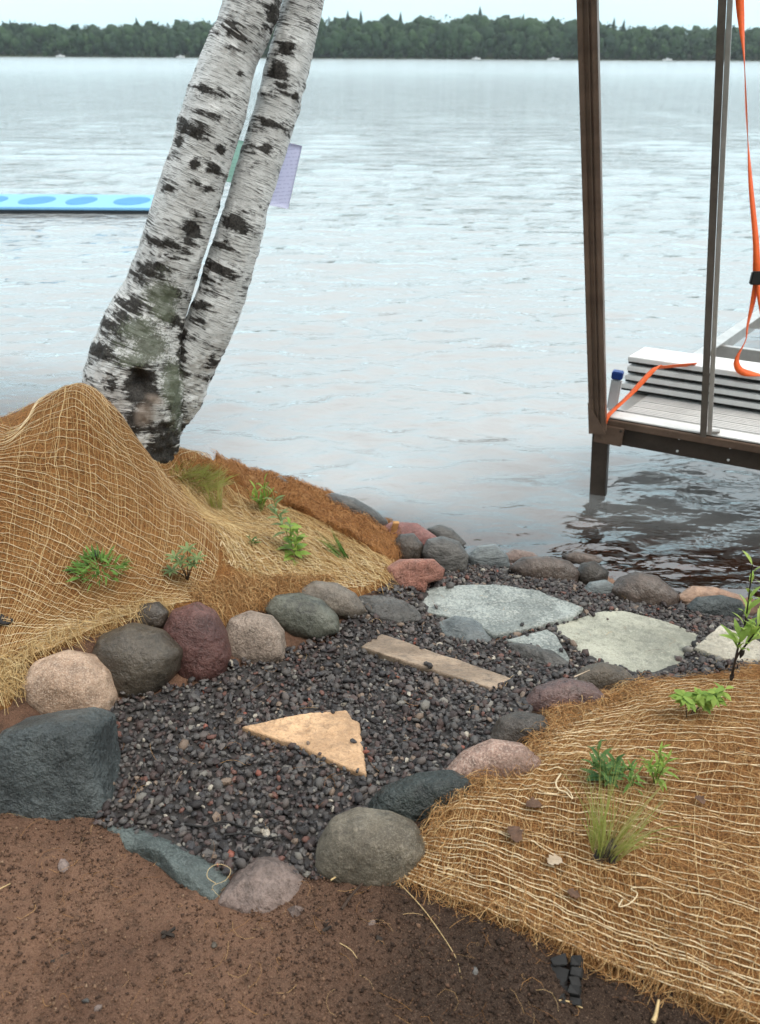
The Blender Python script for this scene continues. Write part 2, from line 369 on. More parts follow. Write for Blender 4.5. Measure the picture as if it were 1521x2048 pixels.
M['float_dark'] = plain('black_foam', (0.01, 0.016, 0.022), 0.7)
M['charcoal'] = plain('charred_wood', (0.012, 0.011, 0.011), 0.75, 0, 0.4, 50)
M['darkwood'] = plain('dark_rotten_wood', (0.028, 0.019, 0.014), 0.85, 0, 0.35, 50)
M['stake'] = plain('stake_wood', (0.42, 0.22, 0.08), 0.8, 0, 0.2, 40)
M['deadleaf'] = plain('dead_leaf', (0.10, 0.05, 0.028), 0.7, 0, 0.35, 60)
M['paleleaf'] = plain('pale_dead_leaf', (0.42, 0.33, 0.24), 0.7, 0, 0.25, 60)
M['twig'] = plain('twig_bark', (0.05, 0.03, 0.02), 0.85, 0, 0.3, 80)
M['straw_plain'] = plain('dry_straw', (0.55, 0.40, 0.20), 0.75, 0, 0.2, 60)

# ================================================================== SETTING
SOILPOLY = plan([(-250,1480),(0,1600),(200,1640),(440,1775),(640,1760),(800,1755),(960,1835),(1150,1925),(1330,2005),(1460,2080),(1400,2300),(-300,2300)])
def relief(x, y):
    a = np.minimum(0.0045*wob(x, y, 8, 18) + 0.0022*wob(x*3.1, y*3.1, 12, 26), 0.009)
    b_ = 0.0085*wob(x*0.8, y*0.8, 5, 15) + 0.0042*np.abs(wob(x*1.7, y*1.7, 10, 20)) + 0.0030*wob(x*3.3, y*3.3, 12, 26) - 0.004
    return np.where(inpoly(x, y, SOILPOLY), b_, a)
def spaced(lo, a, b, hi, step, grow=1.28):
    m = list(np.arange(a, b, step)); r = [b]; s = step
    while r[-1] < hi: s *= grow; r.append(r[-1] + s)
    l = [a - step]; s = step
    while l[-1] > lo: s *= grow; l.append(l[-1] - s)
    return np.array(l[::-1] + m + r)
gx = spaced(-700, -1.8, 1.9, 700, 0.0155); gy = spaced(-40, 0.5, 3.75, 700, 0.0155, 1.22)
gy = np.sort(np.concatenate([gy, np.arange(378.3, 446, 2.13)]))
GX, GY = np.meshgrid(gx, gy)
GZ = hgt(GX, GY)
nearm = (np.abs(GX) < 3) & (GY > -1) & (GY < 3.5)
GZ = GZ + np.where(nearm, relief(GX, GY), 0)
ground = obj_np('ground', np.stack([GX, GY, GZ], -1).reshape(-1, 3), [grid_faces(len(gy), len(gx))], M['soil'])
tag(ground, kind='structure')

# ---- lake water: wave-shaped sheet
def wave_field():
    r = np.random.default_rng(3); n = 54
    lam = np.geomspace(0.10, 1.5, n)*r.uniform(0.85, 1.15, n); ang = r.normal(0.06, 0.42, n)
    k = 2*math.pi/lam
    return k*np.sin(ang), k*np.cos(ang), r.uniform(0, 6.28, n), lam, lam/6.28*np.where(lam < .15, 0.050, np.where(lam < .32, 0.095, np.where(lam < .6, 0.046, 0.012)))
rows = np.concatenate([np.arange(1.6, 7.0, 0.033), np.geomspace(7.0, 420, 330)])
tcol = np.linspace(-1, 1, 330); 
WX = tcol[None, :]*(4.2 + 0.95*rows[:, None]); WY = np.repeat(rows[:, None], len(tcol), 1)
stepw = (4.2 + 0.95*rows)/165; stepr = np.gradient(rows); big = np.maximum(stepw, stepr)[:, None]
WZ = np.zeros_like(WX)
for kx, ky, ph, lam, amp in zip(*wave_field()):
    fade = np.clip(lam/(big*3.0) - 0.6, 0, 1)
    WZ += fade*amp*np.sin(kx*WX + ky*WY + ph)
depthw = np.clip(-hgt(WX, WY)*4, 0.12, 1.0); env = 0.75 + 0.35*np.sin(0.9*WX + 0.5*WY)*np.sin(0.37*WY - 0.6*WX + 1)
WZ *= np.sqrt(depthw)*env
b = NB('lake_water')
vv = b.coords('Object', (0.45, 1.0, 1.0))
w1 = b.noise(vv, 9.0, 3, 0.5, 0.3); w2 = b.noise(vv, 26.0, 2, 0.5, 0.2); w3 = b.noise(vv, 2.0, 3, 0.55, 0.3); w4 = b.noise(vv, 0.45, 3, 0.55)
nm = b.bump(w4, 0.20, 0.35, b.bump(w3, 0.12, 0.7, b.bump(w2, 0.006, 0.5, b.bump(w1, 0.030, 0.8))))
fr = b.n('ShaderNodeFresnel'); fr.inputs['IOR'].default_value = 2.5; b.l(nm, fr.inputs['Normal'])
gl = b.n('ShaderNodeBsdfGlossy'); gp = b.n('ShaderNodeNewGeometry'); gs_ = b.n('ShaderNodeSeparateXYZ'); b.l(gp.outputs['Position'], gs_.inputs[0]); mr = b.n('ShaderNodeMapRange'); mr.inputs['From Min'].default_value = 5.0; mr.inputs['From Max'].default_value = 120.0; mr.inputs['To Min'].default_value = 0.04; mr.inputs['To Max'].default_value = 0.16; b.l(gs_.outputs['Y'], mr.inputs['Value']); b.l(mr.outputs[0], gl.inputs['Roughness']); gl.inputs['Color'].default_value = (1, 1, 1, 1); b.l(nm, gl.inputs['Normal'])
tr = b.n('ShaderNodeBsdfTransparent'); tr.inputs['Color'].default_value = (0.66, 0.56, 0.48, 1)
df = b.n('ShaderNodeBsdfDiffuse'); df.inputs['Color'].default_value = (0.47, 0.49, 0.495, 1); b.l(nm, df.inputs['Normal'])      # light scattered by the cloudy deeper water
tb = b.n('ShaderNodeMixShader'); b.l(b.attr('murk').outputs['Fac'], tb.inputs[0]); b.l(tr.outputs[0], tb.inputs[1]); b.l(df.outputs[0], tb.inputs[2])
ms = b.n('ShaderNodeMixShader'); b.l(fr.outputs[0], ms.inputs[0]); b.l(tb.outputs[0], ms.inputs[1]); b.l(gl.outputs[0], ms.inputs[2])
b.l(ms.outputs[0], b.o.inputs['Surface'])
water = obj_np('water', np.stack([WX, WY, WZ], -1).reshape(-1, 3), [grid_faces(len(rows), len(tcol))], b.m, attrs={'murk': (0.62*np.clip((-hgt(WX, WY) - 0.05)/0.15, 0, 1)).ravel()})
tag(water, kind='structure')

# ---- far wood across the lake: many crowns that read as one mass
def far_forest():
    r = np.random.default_rng(11)
    bm = bmesh.new(); bmesh.ops.create_icosphere(bm, subdivisions=2, radius=1); bm.verts.ensure_lookup_table()
    S = np.array([v.co[:] for v in bm.verts]); SF = np.array([[v.index for v in f.verts] for f in bm.faces]); bm.free()
    VV = []; FF = []; AA = []; n = 0
    def put(V, Fc, a):
        nonlocal n
        VV.append(V); FF.append(Fc + n); AA.append(np.full(len(V), a) if np.isscalar(a) else a); n += len(V)
    for row, (yy, hh, cnt) in enumerate([(396.2, 3.2, 330), (398.5, 6.0, 300), (401, 9.0, 280), (407, 11.6, 260), (415, 13.4, 240), (426, 14.2, 230), (438, 14.6, 220)]):
        xs = np.linspace(-430, 430, cnt) + r.normal(0, 1.6, cnt)
        for x in xs:
            y = yy + r.normal(0, 1.6); z0 = float(base_h(np.array(x), np.array(y)))
            roll = 1.0 + 0.13*math.sin(x*0.016 + 1.1) + 0.07*math.sin(x*0.05 + row) - 0.0006*max(0, x - 30)
            h = hh*roll*r.uniform(0.86, 1.08); con = row > 3 and r.random() < 0.05
            tone = r.uniform(0, 1)
            if con:
                h *= 1.12; k = 9; nr = 6
                P = []; 
                for q in range(nr):
                    t = q/(nr-1); rad = (1 - t)*h*0.19 + 0.05
                    a = np.arange(k)*2*math.pi/k + r.uniform(0, 1)
                    rr = rad*(1 + 0.45*np.sin(a*3 + r.uniform(0, 6)))*r.uniform(.8, 1.2, k)
                    P.append(np.stack([np.cos(a)*rr, np.sin(a)*rr, np.full(k, h*(0.12 + 0.88*t)) - 0.12*rr], -1))
                P = np.concatenate(P) + [x, y, z0]; f = grid_faces(nr, k, True)
                put(P, np.concatenate([f[:, [0, 1, 2]], f[:, [0, 2, 3]]]), 0.12 + 0.15*tone)
            else:
                w = h*r.uniform(0.19, 0.29)
                for q in range(3 if row > 1 else 2):
                    c = np.array([x + r.normal(0, w*0.45), y + r.normal(0, w*0.4), z0 + h*r.uniform(0.30, 0.70)])
                    ds = r.normal(size=3)*2
                    d = 1 + 0.16*np.sin(S @ (ds*2.2)) + 0.13*np.sin(S @ r.normal(size=3)*6) + r.normal(0, 0.07, len(S))
                    V = S*d[:, None]*np.array([w, w, h*r.uniform(0.24, 0.32)])*r.uniform(0.75, 1.05) + c
                    put(V, SF, np.clip(0.35 + 0.5*tone + r.normal(0, 0.08), 0, 1))
                m = 34; u = r.normal(size=(m, 3)); u /= np.linalg.norm(u, axis=1)[:, None]; u[:, 1] = -np.abs(u[:, 1])
                c = np.array([x, y, z0 + h*0.55]) + u*np.array([w*1.0, w*1.0, h*0.37]); s = r.uniform(0.3, 0.75, (m, 1, 1))
                tri = c[:, None, :] + r.normal(size=(m, 3, 3))*s
                put(tri.reshape(-1, 3), np.arange(m*3).reshape(-1, 3), np.clip(np.repeat(0.35 + 0.5*tone + r.normal(0, 0.18, m), 3), 0, 1))
    b = NB('far_foliage'); c = b.ramp(b.attr('rnd').outputs['Fac'], [(0, (0.012, 0.028, 0.019)), (0.3, (0.017, 0.040, 0.022)), (0.7, (0.030, 0.064, 0.027)), (1, (0.052, 0.096, 0.034))])
    v = b.coords(); nn = b.noise(v, 0.8, 4, 0.7); c = b.mix(b.ramp(nn, [(0.35, 0.6), (0.6, 0.0)]), c, (0.012, 0.022, 0.012))
    b.bsdf(c, 0.8, 0, b.bump(nn, 0.8), 0.2)
    o = obj_np('far_forest', np.concatenate(VV), [np.concatenate(FF)], b.m, attrs={'rnd': np.concatenate(AA)}, smooth=True)
    tag(o, 'dark green wooded shoreline across the lake', 'forest', kind='stuff')
far_forest()

# ---- unseen wood added behind the camera: blocks sky, darkens faces turned landward
def added_wood():
    r = np.random.default_rng(12); VV = []; FF = []; AA = []; n = 0
    bm_ = bmesh.new(); bmesh.ops.create_icosphere(bm_, subdivisions=2, radius=1); S = np.array([v.co[:] for v in bm_.verts]); SF = np.array([[v.index for v in f.verts] for f in bm_.faces]); bm_.free()
    for k in range(34):
        x = -24 + 48*(k % 17)/16 + r.normal(0, 0.7); y = -5.5 - 3.2*(k//17) + r.normal(0, 0.6); z0 = 0.4; h = r.uniform(8, 11)
        P = np.array([[x, y, z0 - .2], [x + r.normal(0, .2), y, z0 + h*.4], [x + r.normal(0, .3), y, z0 + h*.85]]); V, f = tube(smooth_poly(P, 8), np.linspace(.17, .04, 8), 8)
        VV.append(V); FF.append(np.concatenate([f[:, [0, 1, 2]], f[:, [0, 2, 3]]]) + n); AA.append(np.zeros(len(V))); n += len(V)
        for q in range(9):
            c = np.array([x + r.normal(0, 0.9), y + r.normal(0, 0.7), z0 + h*r.uniform(0.22, 0.9)]); V = S*(1 + r.normal(0, .16, len(S)))[:, None]*np.array([1.15, 1.0, 0.85])*r.uniform(.8, 1.3) + c
            VV.append(V); FF.append(SF + n); AA.append(np.full(len(V), r.uniform(.2, .7))); n += len(V)
    b = NB('added_foliage'); c = b.ramp(b.attr('rnd').outputs['Fac'], [(0, (0.06, 0.045, 0.03)), (0.1, (0.035, 0.06, 0.02)), (1, (0.07, 0.11, 0.035))]); b.bsdf(c, 0.8)
    tag(obj_np('added_woodland', np.concatenate(VV), [np.concatenate(FF)], b.m, attrs={'rnd': np.concatenate(AA)}), 'leafy wood added out of view behind the path to block the sky', 'forest', kind='stuff')
added_wood()

# ---- small white boats moored along the far shore (a few pixels each)
def far_boat(px, length, label):
    p = PZ(px, 118 + (px - 760)*9/1521 + 0.0, 0.0); p = np.array([p[0]*392/p[1], 392.0, 0.0]); L = length/2
    root = empty('moored_boat', p); tag(root, label, 'boat', 'boats moored along the far shore')
    t = np.linspace(-1, 1, 9); hw = 0.9*np.sqrt(np.clip(1 - np.maximum(t, 0)**2, 0.02, 1))
    V = []
    for ti, w in zip(t, hw):
        V += [(ti*L, -w, 0.5 + 0.12*max(ti, 0)), (ti*L, -w*.8, 0.05), (ti*L, w*.8, 0.05), (ti*L, w, 0.5 + 0.12*max(ti, 0))]
    fs = [(a*4+j, a*4+j+1, a*4+5+j, a*4+4+j) for a in range(8) for j in range(3)] + [(a*4+3, a*4, a*4+4, a*4+7) for a in range(8)] + [(0,1,2,3), (35,34,33,32)]
    MB().add(np.array(V) + p, fs).build('hull', M['white_panel'], root)
    MB().prism(p + [-L*.3, 0, .75], p + [L*.2, 0, .75], [0, .6, 0], [0, 0, .25]).build('cabin', M['grey_plastic'], root, bevel=.1)
far_boat(122, 3.6, 'white boat moored far off before the dark wood, behind the blue float')
far_boat(362, 3.4, 'white boat moored far off beside the leaning birch stems')
far_boat(953, 3.6, 'white boat moored far off in the middle of the open far shore')
far_boat(1107, 5.0, 'longer white boat moored far off beside the tall bronze post')
far_boat(1335, 3.8, 'white boat moored far off between the two dock posts')

# ================================================================== ROCKS
bm = bmesh.new(); bmesh.ops.create_icosphere(bm, subdivisions=5, radius=1)
ICO5 = np.array([v.co[:] for v in bm.verts]); ICO5F = np.array([[v.index for v in f.verts] for f in bm.faces]); bm.free()
bm = bmesh.new(); bmesh.ops.create_icosphere(bm, subdivisions=4, radius=1)
ICO4 = np.array([v.co[:] for v in bm.verts]); ICO4F = np.array([[v.index for v in f.verts] for f in bm.faces]); bm.free()
def outline(P, n=256, sm=5):
    """radius by angle about the polygon's middle"""
    P = np.asarray(P, float); c = (P.max(0) + P.min(0))/2*0.5 + P.mean(0)*0.5
    Q = P - c; th = np.linspace(-math.pi, math.pi, n, endpoint=False); r = np.zeros(n)
    for i, t in enumerate(th):
        d = np.array([math.cos(t), math.sin(t)]); best = 0
        for k in range(len(Q)):
            a = Q[k]; e = Q[(k+1) % len(Q)] - a; den = d[0]*e[1] - d[1]*e[0]
            if abs(den) < 1e-9: continue
            s = (a[0]*e[1] - a[1]*e[0])/den; u = (a[0]*d[1] - a[1]*d[0])/den
            if s > 0 and -1e-6 <= u <= 1 + 1e-6: best = max(best, s)
        r[i] = best
    if sm > 1:
        k = np.ones(sm)/sm; r = np.convolve(np.concatenate([r[-sm:], r, r[:sm]]), k, 'same')[sm:-sm]
    return c, th, r
def fbm(V, s, seed, oct_=4):
    o = Vector((seed*3.17, seed*1.3, -seed*2.1))
    return np.array([mnoise.fractal(Vector(v)*s + o, 0.9, 2.1, oct_) for v in V])
def ridged(V, s, seed):
    o = Vector((seed*1.7, -seed*2.3, seed)); out_ = []
    for v in V:
        d = mnoise.voronoi(Vector(v)*s + o)[0]; out_.append(d[1] - d[0])
    return np.array(out_)
ROCKN = [0]
def boulder(label, pts, mat, base_py=None, thick=0.8, p=2.4, rough=0.036, facet=0.16, sm=5, lift=0.0, group=None, big=False, back=0.5, cat='boulder', name='boulder', ground_px=None):
    ROCKN[0] += 1; seed = ROCKN[0]
    P = np.asarray(pts, float); c, th, r = outline(P, sm=sm)
    bp = base_py if base_py is not None else P[:, 1].max() - 0.10*(P[:, 1].max() - P[:, 1].min())
    g = hit(ground_px or c[0], bp, lift); dep = float((g - CAM) @ FWD)
    half = min(np.ptp(P[:, 0]), np.ptp(P[:, 1]))/2
    t = thick*half/F*dep
    dep += back*t; t = thick*half/F*dep
    S, SF = (ICO5, ICO5F) if big else (ICO4, ICO4F)
    rho = np.hypot(S[:, 0], S[:, 1]); k = (rho**p + np.abs(S[:, 2])**p)**(-1/p)
    rr = np.interp(np.arctan2(-S[:, 1], S[:, 0]), np.append(th, math.pi), np.append(r, r[0]))
    u = S[:, 0]*k*rr/F*dep; v = S[:, 1]*k*rr/F*dep; w = S[:, 2]*k*t
    C = PD(c[0], c[1], dep)
    ax = RT2; ay = UP2; az = -FWD
    V = u[:, None]*ax + v[:, None]*ay + w[:, None]*az
    size = (half/F*dep)
    n = fbm(S*1.0, 1.3, seed, 4)*0.6 + fbm(S, 4.5, seed + 50, 3)*0.25
    if facet: n = n - facet*ridged(S, 1.6, seed)*1.2 + facet*0.5
    edge = 0.35 + 0.65*np.abs(S[:, 2])          # keep the traced outline, relief mostly on the faces
    V = V*(1 + (rough/0.1)*0.12*(n*edge)[:, None])
    o = obj_np(name, V + C, [SF], mat, origin=C)
    tag(o, label, cat, group); return o
def slab(label, pts, z, mat, name='flagstone', cat='flagstone', th_=0.055, dome=0.0, rough=0.0025, group=None, tilt=(0, 0), sm=1, jit=0.006, round_=0.006):
    """flat stone: outline traced on a (slightly tilted) level plane, with edges, sides and an uneven top"""
    ROCKN[0] += 1; seed = ROCKN[0]
    ca = np.mean(np.array(pts), 0); c0 = hit(ca[0], ca[1]); e = 0.10
    gxx = float(hgt(c0[0] + e, c0[1]) - hgt(c0[0] - e, c0[1]))/(2*e)*0.85 + tilt[0]; gyy = float(hgt(c0[0], c0[1] + e) - hgt(c0[0], c0[1] - e))/(2*e)*0.85 + tilt[1]
    z = c0[2] + z; nrm = np.array([-gxx, -gyy, 1.0]); Q = []
    for a, b_ in pts:
        d = ray(a, b_); Q.append((CAM + d*(np.dot(np.array([c0[0], c0[1], z]) - CAM, nrm)/np.dot(d, nrm)))[:2])
    Q = np.array(Q); c, ang, r = outline(Q, n=220, sm=sm); tilt = (gxx, gyy); z = z + gxx*(c[0] - c0[0]) + gyy*(c[1] - c0[1])
    rs = np.random.default_rng(seed); j = sum(rs.normal()*np.sin(ang*k + rs.uniform(0, 6)) / k**0.6 for k in range(5, 60, 3))
    r = r*(1 + jit*0.35*j)
    rings = np.linspace(0, 1, 26)[1:]; nr = len(rings); n = len(ang)
    prof = [(k, dome*(1 - k*k)) for k in rings]
    rad = []; zz = []
    for k, d in prof: rad.append(k*(r - round_)); zz.append(np.full(n, d))
    rad.append(r); zz.append(np.full(n, -round_)); rad.append(r*1.0 + 0.001*rs.normal(size=n)); zz.append(np.full(n, -th_*0.55)); rad.append(r*0.96); zz.append(np.full(n, -th_))
    rad = np.array(rad); zz = np.array(zz); X = c[0] + rad*np.cos(ang); Y = c[1] + rad*np.sin(ang)
    nz_ = fbm(np.stack([X, Y, 0*X], -1).reshape(-1, 3), 9, seed, 5).reshape(X.shape)*rough*1.6 + fbm(np.stack([X, Y, 0*X], -1).reshape(-1, 3), 55, seed, 3).reshape(X.shape)*rough*0.5
    Z = z + zz + nz_ + tilt[0]*(X - c[0]) + tilt[1]*(Y - c[1])
    V = np.concatenate([[[c[0], c[1], Z[0].mean()]], np.stack([X, Y, Z], -1).reshape(-1, 3)])
    f = (grid_faces(len(rad), n, True) + 1)[:, ::-1]
    cap = np.stack([np.zeros(n, int), 1 + np.arange(n), 1 + (np.arange(n) + 1) % n], -1)
    last = 1 + (len(rad) - 1)*n
    V = np.concatenate([V, [[c[0], c[1], z - th_]]]); bot = np.stack([np.full(n, len(V) - 1), last + (np.arange(n) + 1) % n, last + np.arange(n)], -1)
    o = obj_np(name, V, [f, cap, bot], mat, origin=(c[0], c[1], z)); tag(o, label, cat, group); o['_poly'] = 0
    del o['_poly']
    SLABS.append((np.stack([c[0] + r*np.cos(ang), c[1] + r*np.sin(ang)], -1), (z, c[0], c[1], tilt[0], tilt[1]))); return o
SLABS = []
RM = {}
RM['tan'] = rock_mat('tan_granite', (0.32, 0.205, 0.135), (0.47, 0.33, 0.24), (0.594, 0.486, 0.396), 0.6, 5, 0.6, grain=260)
RM['brown'] = rock_mat('brown_stone', (0.058, 0.046, 0.034), (0.098, 0.078, 0.058), (0.124, 0.105, 0.087), 0.25, 6, 0.40, grain=300)
RM['maroon'] = rock_mat('maroon_stone', (0.092, 0.036, 0.032), (0.152, 0.068, 0.058), (0.216, 0.120, 0.104), 0.25, 7, 0.42, grain=240, bump=0.006)
RM['tan2'] = rock_mat('weathered_granite', (0.255, 0.191, 0.149), (0.357, 0.281, 0.230), (0.468, 0.399, 0.340), 0.6, 8, 0.65, grain=240, bump=0.006)
RM['greygreen'] = rock_mat('grey_green_stone', (0.072, 0.074, 0.058), (0.12, 0.122, 0.098), (0.165, 0.169, 0.150), 0.3, 5, 0.5, vein=(0.038, 0.038, 0.034))
RM['brgrey'] = rock_mat('brown_grey_stone', (0.14, 0.115, 0.092), (0.22, 0.185, 0.15), (0.256, 0.232, 0.208), 0.25, 5, 0.5)
RM['slate'] = rock_mat('blue_slate', (0.044, 0.053, 0.055), (0.092, 0.106, 0.107), (0.105, 0.124, 0.130), 0.45, 7, 0.42, grain=180, bump=0.008)
RM['black'] = rock_mat('green_black_stone', (0.02, 0.026, 0.025), (0.045, 0.056, 0.054), (0.083, 0.098, 0.090), 0.35, 7, 0.34, bump=0.006)
RM['dark'] = rock_mat('dark_wet_stone', (0.034, 0.027, 0.022), (0.07, 0.056, 0.045), (0.117, 0.099, 0.090), 0.3, 6, 0.34)
RM['pink'] = rock_mat('pink_granite', (0.272, 0.162, 0.123), (0.374, 0.246, 0.196), (0.493, 0.383, 0.323), 0.75, 8, 0.6, grain=170)
RM['redbrown'] = rock_mat('red_brown_wet_stone', (0.086, 0.048, 0.044), (0.135, 0.079, 0.071), (0.203, 0.150, 0.135), 0.3, 6, 0.33, vein=(0.041, 0.022, 0.022))
RM['greybrown'] = rock_mat('grey_brown_stone', (0.105, 0.085, 0.06), (0.24, 0.205, 0.155), (0.315, 0.285, 0.232), 0.5, 4.5, 0.6, grain=260)
RM['mauve'] = rock_mat('mauve_stone', (0.160, 0.116, 0.100), (0.224, 0.168, 0.148), (0.288, 0.224, 0.200), 0.3, 9, 0.6)
RM['teal'] = rock_mat('teal_slate', (0.068, 0.085, 0.082), (0.115, 0.138, 0.132), (0.180, 0.210, 0.203), 0.5, 9, 0.55, grain=260)
RM['red'] = rock_mat('red_stone', (0.289, 0.115, 0.081), (0.383, 0.183, 0.136), (0.476, 0.289, 0.230), 0.4, 8, 0.6, bump=0.007)
RM['redgranite'] = rock_mat('red_granite', (0.24, 0.10, 0.09), (0.34, 0.16, 0.14), (0.45, 0.30, 0.27), 0.5, 8, 0.55)
RM['bluegrey'] = rock_mat('blue_grey_stone', (0.120, 0.139, 0.146), (0.188, 0.210, 0.214), (0.270, 0.292, 0.285), 0.35, 7, 0.42, streak=(0.5, 1, 2.2))
RM['midgrey'] = rock_mat('grey_stone', (0.068, 0.064, 0.06), (0.125, 0.118, 0.11), (0.173, 0.173, 0.166), 0.3, 6, 0.42, streak=(0.7, 1, 2))
RM['wetbrown'] = rock_mat('wet_brown_stone', (0.079, 0.058, 0.048), (0.124, 0.094, 0.079), (0.180, 0.143, 0.120), 0.3, 5, 0.34)
RM['orange'] = rock_mat('orange_tan_stone', (0.33, 0.19, 0.125), (0.46, 0.30, 0.21), (0.54, 0.40, 0.31), 0.4, 6, 0.5)
RM['flag_grey'] = rock_mat('blue_grey_flagstone', (0.194, 0.216, 0.205), (0.288, 0.310, 0.295), (0.432, 0.439, 0.403), 0.7, 6, 0.5, grain=120, bump=0.003)
RM['flag_green'] = rock_mat('sage_flagstone', (0.28, 0.28, 0.225), (0.355, 0.35, 0.285), (0.58, 0.565, 0.49), 0.3, 3.5, 0.62, grain=210, bump=0.002)
RM['flag_tan'] = rock_mat('tan_sandstone', (0.26, 0.19, 0.135), (0.34, 0.255, 0.185), (0.42, 0.33, 0.25), 0.3, 7, 0.6, streak=(0.7, 1.6, 1), bump=0.0022)
RM['flag_peach'] = rock_mat('peach_sandstone', (0.56, 0.345, 0.195), (0.62, 0.40, 0.235), (0.70, 0.50, 0.33), 0.25, 9, 0.75, grain=120, bump=0.0022)
RM['flag_pale'] = rock_mat('pale_flagstone', (0.44, 0.40, 0.32), (0.55, 0.50, 0.41), (0.62, 0.58, 0.5), 0.4, 6, 0.65, grain=200, bump=0.003)

# --- path edging, left side
boulder('rounded pink-tan granite boulder with pale streak beside the blue slate block', [(50,1360),(75,1320),(130,1300),(185,1312),(222,1345),(233,1395),(222,1440),(160,1452),(95,1440),(62,1400)], RM['tan'], big=True, thick=0.95, base_py=1425)
boulder('large smooth dark brown boulder between the tan granite and maroon boulders', [(187,1310),(205,1268),(262,1245),(325,1262),(368,1298),(360,1340),(325,1378),(270,1400),(225,1392),(198,1345)], RM['brown'], big=True, thick=1.0, base_py=1380)
boulder('tall maroon boulder with rough craggy face', [(326,1262),(348,1218),(395,1203),(428,1222),(452,1265),(463,1312),(450,1348),(415,1372),(370,1362),(345,1330)], RM['maroon'], big=True, thick=0.9, rough=0.05, facet=0.35, base_py=1350)
boulder('blocky weathered pinkish-grey granite beside the maroon boulder', [(448,1275),(462,1236),(498,1222),(543,1233),(568,1262),(573,1312),(540,1330),(480,1328),(455,1310)], RM['tan2'], big=True, thick=0.9, p=3.2, rough=0.05, facet=0.3, sm=4, base_py=1312)
boulder('smooth oval grey-green boulder with dark cracks', [(525,1212),(552,1190),(600,1185),(645,1200),(677,1232),(682,1262),(640,1282),(590,1275),(550,1250)], RM['greygreen'], big=True, thick=0.95, rough=0.022, base_py=1268)
boulder('elongated smooth brown-grey boulder behind the grey-green one', [(595,1180),(628,1161),(675,1166),(712,1187),(735,1222),(715,1240),(660,1235),(610,1212)], RM['brgrey'], big=True, thick=0.9, rough=0.02, base_py=1225)
boulder('big flat-topped blue-grey slate block sitting on the brown sand', [(-30,1560),(5,1500),(30,1450),(100,1430),(170,1427),(212,1445),(217,1510),(228,1560),(240,1605),(222,1630),(150,1650),(60,1640),(-20,1615)], RM['slate'], big=True, thick=0.75, p=6, rough=0.06, facet=0.45, sm=1, base_py=1615, back=0.75)
boulder('small dark stone half covered by the coir mat behind the brown boulder', [(258,1232),(282,1206),(318,1203),(338,1225),(330,1255),(280,1260)], RM['dark'], thick=0.8, base_py=1250)
slab('low flat grey stone sunk in gravel beside the blue-grey flagstone', [(712,1190),(760,1184),(800,1196),(835,1215),(850,1238),(800,1245),(745,1230)], .020, RM['midgrey'], 'boulder', 'boulder', 0.09, 0.03, 0.008, sm=5)
slab('rounded blue-grey stone sunk in gravel between the two big flagstones', [(872,1246),(905,1229),(950,1236),(978,1256),(990,1282),(940,1286),(890,1268)], .020, RM['bluegrey'], 'boulder', 'boulder', 0.09, 0.035, 0.004, sm=7)
slab('flat grey stone sunk in gravel beside the small triangular flagstone', [(1010,1286),(1050,1286),(1110,1302),(1146,1330),(1100,1332),(1040,1308)], .020, RM['midgrey'], 'boulder', 'boulder', 0.08, 0.02, 0.004, sm=5)
# --- right side
boulder('smooth brown stone with blue-grey side beside the sage flagstone', [(1140,1362),(1165,1335),(1205,1324),(1248,1335),(1280,1366),(1250,1392),(1180,1392)], RM['brown'], thick=0.8, rough=0.025, base_py=1372)
boulder('wet red-brown boulder on the gravel edge by the coir mat', [(1043,1408),(1072,1374),(1130,1356),(1185,1366),(1212,1392),(1180,1425),(1110,1432),(1060,1426)], RM['redbrown'], big=True, thick=0.85, rough=0.025, base_py=1420)
boulder('dark brown rounded stone tucked under the coir mat edge', [(978,1475),(998,1438),(1040,1422),(1090,1432),(1110,1470),(1080,1500),(1020,1502),(985,1494)], RM['dark'], big=True, thick=0.9, rough=0.025, base_py=1488)
boulder('speckled pink granite boulder tucked under the coir mat edge', [(884,1548),(925,1505),(985,1480),(1045,1488),(1085,1520),(1050,1570),(970,1575),(910,1562)], RM['pink'], big=True, thick=0.9, rough=0.03, base_py=1556)
boulder('wet green-black stone with sharp ridge between pink and grey boulders', [(733,1612),(765,1577),(835,1551),(905,1543),(945,1560),(930,1610),(880,1650),(800,1648),(750,1630)], RM['black'], big=True, thick=0.8, p=2.8, rough=0.05, facet=0.3, base_py=1625)
boulder('large mottled grey-brown boulder at the lower corner of the coir mat', [(627,1735),(636,1685),(662,1642),(712,1621),(785,1630),(832,1650),(855,1690),(835,1755),(760,1775),(680,1768)], RM['greybrown'], big=True, thick=0.95, rough=0.025, base_py=1748)
slab('mauve-grey stone half buried in the brown sand', [(432,1805),(468,1748),(508,1710),(560,1706),(606,1733),(628,1768),(600,1815),(520,1830)], .004, RM['mauve'], 'boulder', 'boulder', 0.1, 0.045, 0.006, sm=5)
slab('flat teal slate slab partly buried in the brown sand', [(188,1642),(260,1646),(340,1676),(420,1716),(462,1758),(425,1800),(370,1775),(320,1730),(250,1700)], .004, RM['teal'], 'boulder', 'boulder', 0.07, 0.03, 0.003, sm=3)
slab('thin pale stone tip poking out of the dark soil', [(575,1815),(592,1808),(612,1816),(605,1830),(585,1830)], .020, RM['mauve'], 'boulder', 'stone', 0.04, 0.012, 0.003)
